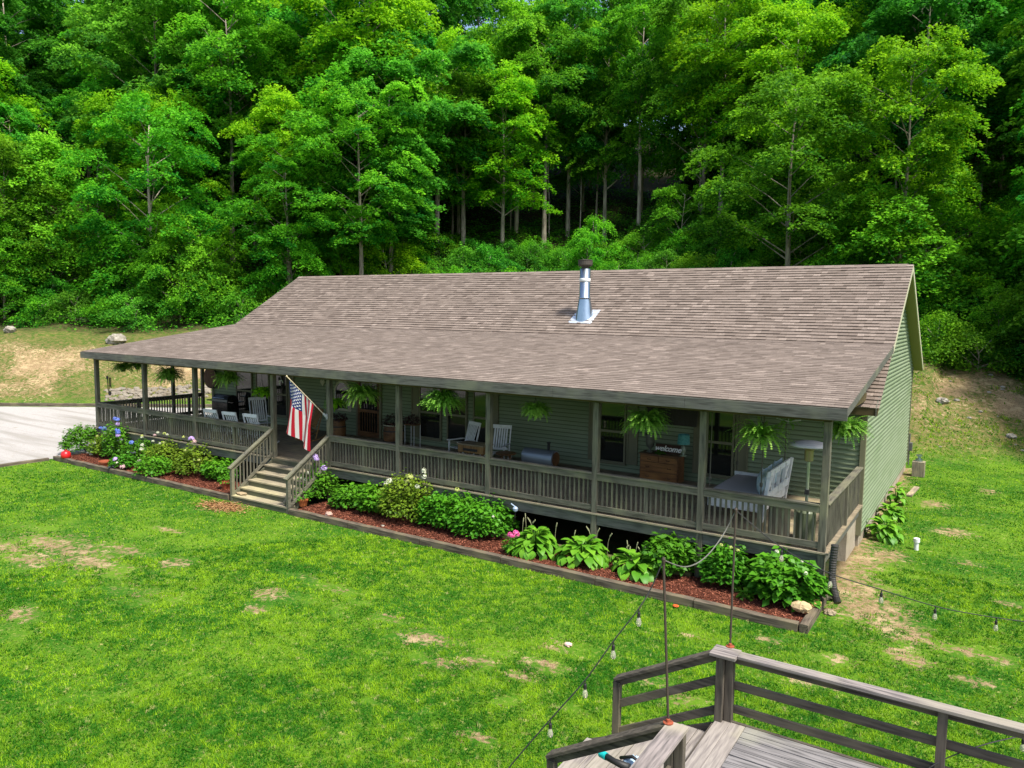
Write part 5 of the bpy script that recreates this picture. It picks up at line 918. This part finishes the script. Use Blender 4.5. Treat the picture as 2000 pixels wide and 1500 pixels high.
#@@PART3
# ================================================================ FOREST
def tree_meshes(seed, H, cb, R, nsp, nleaf, leaf=.2, tr=.16, lean=0, fork=False, prof='maple', tiers=0, spr=1.0):
    g = np.random.default_rng(seed); rr = random.Random(seed)
    bend = lambda t: np.array([lean*t*t*H+.25*math.sin(t*5+seed)*t, .2*math.sin(t*4+seed*2)*t, t*H])
    mb = MB(); n = 12; pts = [tuple(bend(i/n*.84)) for i in range(n+1)]; mb.tube([(0, 0, -.6)]+pts, [tr*1.5]+[tr*(1.12-.95*(i/n)) for i in range(n+1)], 9)
    if fork:
        a = bend(.36); mb.tube([tuple(a), tuple(a+[-.55, 0, 1.0]), tuple(a+[-.8, .1, 2.6]), tuple(a+[-1.1, .2, 6])], [tr*.75, tr*.62, tr*.5, tr*.2], 8)
    P = []; N = []; D = []; T = []
    nl = int((tiers or 16)*1.25); nsp = int(nsp*1.35); spr = spr*.88; lobes = []
    for i in range(nl):
        t = (i+g.random())/nl; a = i*2.4+g.uniform(-.5, .5)
        env = {'maple': math.sqrt(max(.05, 1-((t-.42)/.62)**2)), 'cone': (1.02-t)**.7, 'vase': math.sqrt(max(.05, 1-((t-.6)/.62)**2))}[prof]
        rad = R*env*g.uniform(.35, .95); lr = R*g.uniform(.30, .52)*(1.1-.35*t); z = cb+(H-cb-lr*.6)*t
        c = bend(z/H)*[1, 1, 0]+np.array([math.cos(a)*rad, math.sin(a)*rad, z]); lobes.append((c, lr, a, t))
        b = bend(max(.08, (z-.5*rad-.3)/H)); mb.tube([tuple(b), tuple((b+c)/2+[0, 0, .10*rad]), tuple(c+[0, 0, lr*.3])], [max(.03, tr*.42*(1-t)), .03, .01], 5, False)
    for i in range(nsp):
        c0, lr, a0, t = lobes[i % nl]; u_ = unit(g.normal(0, 1, (1, 3)))[0]; u_[2] = abs(u_[2])*1.0-.35; q = g.uniform(.45, 1.0)
        u_[0] += .35*math.cos(a0); u_[1] += .35*math.sin(a0); c = c0+u_*lr*q*[1.1, 1.1, 1.15]; sl_ = g.uniform(-1.1, .05); sx_ = g.normal(0, .35)
        sr = spr*g.uniform(.40, .85); k = int(nleaf*sr*sr/.42)+6; out = unit(np.array([[u_[0]+.3*math.cos(a0), u_[1]+.3*math.sin(a0)]]))[0]
        th = g.uniform(0, 6.283, k); ro = np.sqrt(g.random(k)); lx = np.cos(th)*ro*sr; ly = np.sin(th)*ro*sr; along = lx*out[0]+ly*out[1]
        pz = sl_*along+sx_*(lx*out[1]-ly*out[0])-.3*(ro**2)*sr+g.normal(0, .10, k)
        P.append(np.stack([c[0]+lx, c[1]+ly, c[2]+pz], 1)); D.append(np.stack([np.cos(th)+out[0]*.6, np.sin(th)+out[1]*.6, np.full(k, -.35)], 1)+g.normal(0, .45, (k, 3))); N.append(np.stack([.45*np.full(k, out[0]), .45*np.full(k, out[1]), np.ones(k)], 1)+g.normal(0, .55, (k, 3)))
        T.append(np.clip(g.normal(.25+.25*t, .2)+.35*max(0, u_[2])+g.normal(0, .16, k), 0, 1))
    P = np.concatenate(P); D = np.concatenate(D); N = np.concatenate(N); T = np.concatenate(T); L = leaf*g.uniform(.65, 1.25, len(P))
    mt = bpy.data.meshes.new('trunk'); mt.from_pydata(mb.v, [], mb.f); mt.polygons.foreach_set('use_smooth', [True]*len(mt.polygons)); mt.materials.append(BARK)
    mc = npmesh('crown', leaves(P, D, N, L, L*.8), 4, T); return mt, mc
KINDS = {}
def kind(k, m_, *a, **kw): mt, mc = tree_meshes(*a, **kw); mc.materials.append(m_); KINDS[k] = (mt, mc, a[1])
kind('maple', LEAF, 1, 18, 5.5, 4.6, 420, 70, leaf=.22, tr=.19, tiers=22)
kind('maple2', LEAF, 2, 16, 2.6, 4.4, 440, 70, leaf=.22, tr=.17, tiers=24)
kind('fork', LEAF, 3, 15.5, 7.4, 3.1, 290, 66, leaf=.20, tr=.20, fork=True, tiers=14)
kind('tall', LEAFD, 4, 24, 8, 5.2, 480, 70, leaf=.25, tr=.24, tiers=24)
kind('tall2', LEAFD, 5, 22, 5, 5.0, 480, 70, leaf=.25, tr=.22, lean=.004, tiers=26, prof='vase')
kind('bright', LEAFY, 6, 19, 5, 4.5, 440, 70, leaf=.21, tr=.18, tiers=24)
kind('under', LEAF, 7, 8.5, .7, 3.5, 260, 66, leaf=.19, tr=.09, tiers=14)
kind('cone', LEAF, 8, 10, .4, 3.0, 330, 60, leaf=.17, tr=.10, prof='cone', tiers=26)
kind('sapling', LEAF, 9, 5.2, .3, 2.2, 150, 60, leaf=.16, tr=.05, spr=.9, tiers=10)
kind('bushy', LEAFD, 10, 3.0, .0, 2.1, 130, 60, leaf=.15, tr=.05, spr=.8, tiers=9)
kind('thin', LEAFD, 11, 15, 8.5, 2.4, 130, 60, leaf=.2, tr=.10, lean=.010, tiers=9)
kind('clear', LEAF, 31, 20, 10, 4.2, 340, 70, leaf=.21, tr=.2, tiers=16)
kind('clear2', LEAFY, 32, 20, 8.5, 4.0, 340, 70, leaf=.21, tr=.19, tiers=15, prof='vase')
kind('maple3', LEAF, 21, 17, 4.5, 4.9, 400, 70, leaf=.20, tr=.18, tiers=19, lean=.004)
kind('maple4', LEAFD, 22, 19, 6.5, 4.4, 400, 70, leaf=.24, tr=.2, tiers=17, prof='vase')
kind('tall3', LEAF, 23, 23, 7, 5.6, 440, 70, leaf=.24, tr=.23, tiers=20, prof='vase')
kind('bright2', LEAFY, 24, 17, 4, 4.8, 400, 70, leaf=.20, tr=.16, tiers=18, lean=-.005)
kind('under2', LEAF, 25, 7.5, .5, 3.8, 240, 66, leaf=.18, tr=.08, tiers=12, lean=.01)
kind('sapling2', LEAFY, 26, 4.6, .2, 2.3, 140, 60, leaf=.15, tr=.05, spr=.9, tiers=8)
kind('bushy2', LEAF, 27, 2.6, .0, 2.4, 130, 60, leaf=.14, tr=.04, spr=.85, tiers=8)
FAM = {'maple': ['maple', 'maple3', 'maple4'], 'tall': ['tall', 'tall3'], 'bright': ['bright', 'bright2'], 'under': ['under', 'under2'], 'sapling': ['sapling', 'sapling2'], 'bushy': ['bushy', 'bushy2'], 'maple2': ['maple2', 'maple3']}
def plant_tree(k, p, s, rz, label, cat='tree', grp='trees in the wood behind the house', name=None, sz=None):
    e = empty(name or {'bushy': 'woodland_shrub', 'sapling': 'sapling'}.get(k, 'tree'), tuple(p), rz); _w = random.uniform(.85, 1.2); e.scale = (s*_w, s*_w, sz or s); tag(e, label, cat, grp)
    if 'deep' in label or ' row ' in label or 'such from' in label: k = random.choice(FAM.get(k, [k]))
    mt, mc, H = KINDS[k]; t = bpy.data.objects.new('trunk', mt); c = bpy.data.objects.new('crown', mc)
    for o in (t, c): COL.objects.link(o); o.parent = e
    return e
TONE = {'maple': 'layered green maple', 'maple2': 'low branched green maple', 'fork': 'forked pale trunk maple', 'tall': 'tall dark green tree', 'tall2': 'tall dark leaning tree', 'bright': 'yellow green maple', 'under': 'spreading understory maple', 'cone': 'cone shaped light green young tree', 'sapling': 'bushy sapling', 'bushy': 'dense low shrub', 'thin': 'slender bare stemmed tree'}
# trees whose foot can be read in the photo: kind, foot u, v, target top v, azimuth, label
NAMED = [('clear', 455, 516, -30, 1.0, 'tall maple with pale trunk rising left of the roof, yellow green crown'), ('fork', 905, 503, 150, 0.0, 'maple with pale forked trunk behind the middle of the ridge'), ('tall', 112, 345, -60, 2.0, 'thick straight grey trunk tree at far left'),
         ('tall2', 22, 405, -60, 1.0, 'dark thick trunked tree at the left edge'), ('thin', 232, 425, 120, 1.5, 'slender grey trunk tree right of the left cone shaped tree'), ('tall2', 272, 385, -20, 3.0, 'dark tree with thin trunk deeper in the wood at left'),
         ('thin', 390, 455, 250, 2.0, 'slender leaning stem left of the pale trunk'), ('clear', 1247, 440, 0, 2.6, 'tall tree with bare trunk above the right half of the roof'), ('clear2', 1405, 455, -40, .5, 'large yellow green maple above the right part of the ridge'),
         ('clear', 1062, 478, 60, 1.1, 'maple with slim trunk just left of the flue'), ('thin', 1132, 478, 250, 2.4, 'thin trunked tree nearest the flue'), ('thin', 1660, 352, 60, .4, 'slender tree with straight bare trunk near the right of the wood'),
         ('thin', 1697, 335, -40, 3.6, 'leaning slender tree right of the straight bare trunk'), ('tall', 1463, 338, -60, 2.2, 'dark trunked tree behind the yellow green maple'), ('thin', 1806, 522, 260, 1.1, 'thin stemmed tree just right of the gable peak'),
         ('cone', 105, 585, 265, .3, 'light green cone shaped tree at the left above the clay cut'), ('sapling', 268, 600, 430, 1.7, 'bushy light sapling between the cone tree and the roof'), ('maple2', 715, 528, 90, 2.9, 'broad layered maple behind the left half of the ridge'),
         ('under', 640, 545, 260, .9, 'spreading maple touching the left end of the ridge'), ('bright', 720, 500, -80, 4.0, 'tall yellow green maple behind the left half of the ridge'), ('under', 1330, 500, 360, 2.2, 'low spreading maple right of the flue'),
         ('maple', 1180, 470, 60, 4.4, 'broad green maple behind the flue'), ('under', 1560, 500, 280, 1.9, 'bright spreading maple above the right end of the ridge'), ('under', 785, 524, 370, 3.7, 'layered understory maple left of the forked trunk')]
for k, u, v, vt, a, lab in NAMED:
    p = ground(u, v); d = float((p-CP)@AF); h = (v-vt)*d/F; plant_tree(k, p, h/KINDS[k][2], a, lab)
# right side: near trees hanging into the frame
for k, x, y, s, a, lab in (('maple2', 29.0, 24.5, .95, 1.0, 'near leafy maple filling the right edge of the view'), ('bright', 33.5, 27.5, 1.0, 2.0, 'tall bright maple at the upper right corner'), ('under', 26.3, 27.5, 1.0, .4, 'spreading maple over the right bank'), ('maple', 24.5, 33.5, .95, 3.3, 'maple on the slope behind the right bank'), ('under', 29.5, 21.5, .8, 2.9, 'low maple nearest the right edge'), ('maple2', 27.5, 31, 1.05, 4.6, 'dense maple above the right bank'), ('maple', 35.5, 24.5, 1.0, 5.1, 'maple at the far right edge behind the near leafy one'), ('bright', 29.5, 33.5, 1.1, 1.6, 'yellow green tall maple behind the dense one at right'), ('under', 24.0, 29.0, .9, 3.9, 'spreading maple on the bank right of the gable peak')):
    plant_tree(k, (x, y, float(height(x, y))-.1), s, a, lab)
# trunks that stand clear in the photo: nothing tall may grow in front of them
KEY = []
for u_, v_, w_ in ((455, 516, 80), (905, 503, 105), (112, 345, 60), (232, 425, 45), (1247, 440, 85), (1405, 455, 85), (1062, 478, 45), (1660, 352, 50), (1700, 335, 40), (1806, 522, 30)):
    p = ground(u_, v_); KEY.append((u_, float(slope_s(p[0], p[1])), w_))
clear = lambda u, s_, k=1.: all(abs(u-a) > w_*k or s_ > b-.3 for a, b, w_ in KEY)
# young trees and shrubs along the foot of the wood
EDGE = []
R = random.Random(11)
for i in range(96):
    u = -60+i*2140/96+R.uniform(-14, 14); x0, y0 = 0, 0
    row = i % 3; s_t = ((22, 24.5, 27.5) if 600 < u < 1740 else (15.3, 17.5, 20.5))[row]+R.uniform(-.6, .9); d = ray(u, 600); best = None
    for t in np.arange(20, 110, .25):
        p = CP+d*t; 
        if float(slope_s(p[0], p[1])) >= s_t: best = p; break
    if best is None: continue
    k = R.choice(['bushy', 'bushy', 'sapling', 'sapling', 'under', 'cone'] if row == 0 else ['sapling', 'under', 'bushy', 'under'])
    low = 840 < u < 1450 or min(abs(u-q) for q in (455, 905, 110, 232, 1247, 1405)) < 70
    if low: k = R.choice(['bushy', 'bushy', 'sapling'])
    if not clear(u, s_t): k = 'bushy'; low = 1
    if k in ('under', 'cone') and row == 0 and u > 500: k = 'sapling'
    EDGE.append((u, k, (best[0], best[1], float(height(best[0], best[1]))-.1), R.uniform(.6, 1.05) if low else R.uniform(.75, 1.1)))
for k in ('bushy', 'sapling', 'under', 'cone'):
    L_ = sorted([q for q in EDGE if q[1] == k], key=lambda q: q[0])
    for i, (u, _, p, s) in enumerate(L_): plant_tree(k, p, s, R.uniform(0, 6.28), '%s at the wood\'s foot, %s such from the left' % (TONE[k], nth(i)), 'shrub' if k == 'bushy' else 'tree', 'young trees and shrubs along the foot of the wood')
# the standing wood behind, rows going uphill
LAB = {}
placed = [np.array([1e9, 1e9])]
for s_t, step in ((19, 5.2), (24, 5.2), (29.5, 5.4), (35.5, 5.6), (42, 5.8), (50, 6.2), (59, 6.8)):
    u = -230
    while u < 2230:
        d = ray(u, 600); best = None
        for t in np.arange(24, 150, .3):
            p = CP+d*t
            if float(slope_s(p[0], p[1])) >= s_t+R.uniform(-1.2, 1.2): best = p; break
        if best is None: break
        if not clear(u, s_t, 1.25): u += 30; continue
        k = R.choice(['maple', 'maple2', 'tall', 'tall2', 'maple', 'bright'] if s_t < 27 else ['tall', 'tall2', 'maple', 'tall', 'bright', 'maple2'])
        if s_t < 22 and 850 < u < 1350: k = R.choice(['maple2', 'tall', 'maple'])
        if (s_t < 22 and (380 < u < 520 or 60 < u < 300)) or (s_t < 26 and 840 < u < 2100 and R.random() < .88): u += step*F/t*.5; continue
        if s_t < 31 and R.random() < .6: k = R.choice(['tall', 'maple', 'bright'])
        s = R.uniform(.85, 1.15)*(.9 if s_t < 22 else 1.0 if s_t < 34 else 1.15)
        LAB.setdefault(s_t, []).append((k, (best[0], best[1], float(height(best[0], best[1]))-.1), s))
        u += step*F/t*R.uniform(.8, 1.2)
rows = sorted(LAB)
for r, s_t in enumerate(rows):
    for i, (k, p, s) in enumerate(LAB[s_t]):
        if r < 3: lab = '%s, %s from left in %s row of the wood' % (TONE[k], nth(i), nth(r))
        else: lab = 'tree standing deep in the wood behind the first rows, only bits of crown showing'
        plant_tree(k, p, s, R.uniform(0, 6.28), lab, grp='trees in the wood behind the house' if r < 3 else 'trees deep in the wood')
for i in range(30):
    u = -20+i*2060/30+R.uniform(-25, 25); v = R.uniform(400, 500) if 560 < u < 1780 else R.uniform(380, 520); p = ground(u, v); d = float((p-CP)@AF); mt_ = KINDS['thin'][2]
    if not clear(u, float(slope_s(p[0], p[1])), .7): continue
    plant_tree('thin', p, R.uniform(.75, 1.05), R.uniform(0, 6.28), 'slender pale stemmed young tree, %s from left along the wood' % nth(i), grp='slender young trees in the wood')
for i, (x, y, k, s) in enumerate(((19.6, 28.6, 'bushy2', .9), (21.8, 30.2, 'bushy', .8), (23.6, 30.4, 'bushy2', 1.1), (25.6, 32.2, 'sapling', .7), (27.2, 30.8, 'bushy2', 1.0), (20.4, 31.4, 'sapling', .7), (22.6, 33.0, 'sapling2', .8), (29.2, 32.0, 'bushy2', 1.0), (17.8, 29.5, 'bushy2', .9), (24.8, 28.8, 'bushy', .6))):
    plant_tree(k, (x, y, float(height(x, y))-.1), s, x, 'green shrub on the right bank, %s from the gable' % nth(i), 'shrub', 'shrubs on the right bank', name='woodland_shrub')
# dead trees with bare limbs
def dead(u, v, vt, seed, lab):
    p = ground(u, v); d = float((p-CP)@AF); h = (v-vt)*d/F; rr = random.Random(seed); e = empty('dead_tree', tuple(p)); tag(e, lab, 'tree', 'bare trees'); mb = MB()
    mb.tube([(0, 0, -.3), (.1, 0, h*.5), (rr.uniform(-.4, .4), 0, h)], [.12, .09, .02], 7)
    mb.build('trunk', BARK, e); mb = MB()
    for i in range(26):
        z = h*rr.uniform(.45, .98); a = rr.uniform(0, 6.28); l = rr.uniform(.8, 2.6); q = Vector((math.cos(a)*.3, math.sin(a)*.3, rr.uniform(.5, 1))).normalized()*l; mb.tube([(0.05, 0, z), tuple(Vector((0, 0, z))+q*.5), tuple(Vector((rr.uniform(-.3, .3), 0, z))+q+Vector((math.cos(a)*.4, 0, -.2)))], [.03, .018, .005], 4, False)
    mb.build('branches', BARK, e)
dead(196, 330, 140, 1, 'bare grey sapling with open branches at the upper left'); dead(1485, 350, -20, 2, 'bare tree with hanging dead branches at the upper right'); dead(1225, 330, 110, 3, 'bare limbed tree behind the bare trunk over the roof'); dead(545, 560, 400, 4, 'small bare leaning tree left of the roof')
# vines / ground cover on the slope
n = 520000; th = rng.uniform(-.72, .72, n); d = np.sqrt(rng.uniform(24**2, 95**2, n)); a = .5726+th; x = CP[0]-np.sin(a)*d; y = CP[1]+np.cos(a)*d; s = slope_s(x, y)
dens = np.clip((s-10.5)/3.5, 0, 1)*np.where(fbm(x*.5+2, y*.5) > .43, 1, .45)*np.where((s > 14) & (s < 38), 1, .5); dens = np.where((x > 17) & (s > 9.5), np.maximum(dens, .8), dens); dens = np.where((x < -14) & (s < 16.5), dens*.25, dens)
ok = (rng.random(n) < dens) & ~((x > -9.3) & (x < 18) & (y < 16.6)); x, y, s = x[ok], y[ok], s[ok]; n = len(x)
hgt = 1.5*np.clip(fbm(x*.7, y*.7+9)-.15, 0, 1)*rng.random(n); P = np.stack([x, y, height(x, y)+hgt], 1); an = rng.uniform(0, 6.28, n)
D = np.stack([np.cos(an), np.sin(an), rng.uniform(-.5, .4, n)], 1); N = np.stack([rng.normal(0, .4, n), rng.normal(-.3, .4, n), np.ones(n)], 1); L = rng.uniform(.12, .26, n)
tag(link('undergrowth', npmesh('undergrowth', leaves(P, D, N, L, L*.75), 4, np.clip(hgt*.8+rng.normal(.1, .2, n)+.5*(fbm(x*.3, y*.3)-.4), 0, 1)), LEAF), kind='stuff', label='leafy undergrowth and vines covering the wooded slope')
print('script done', len(sc.objects))
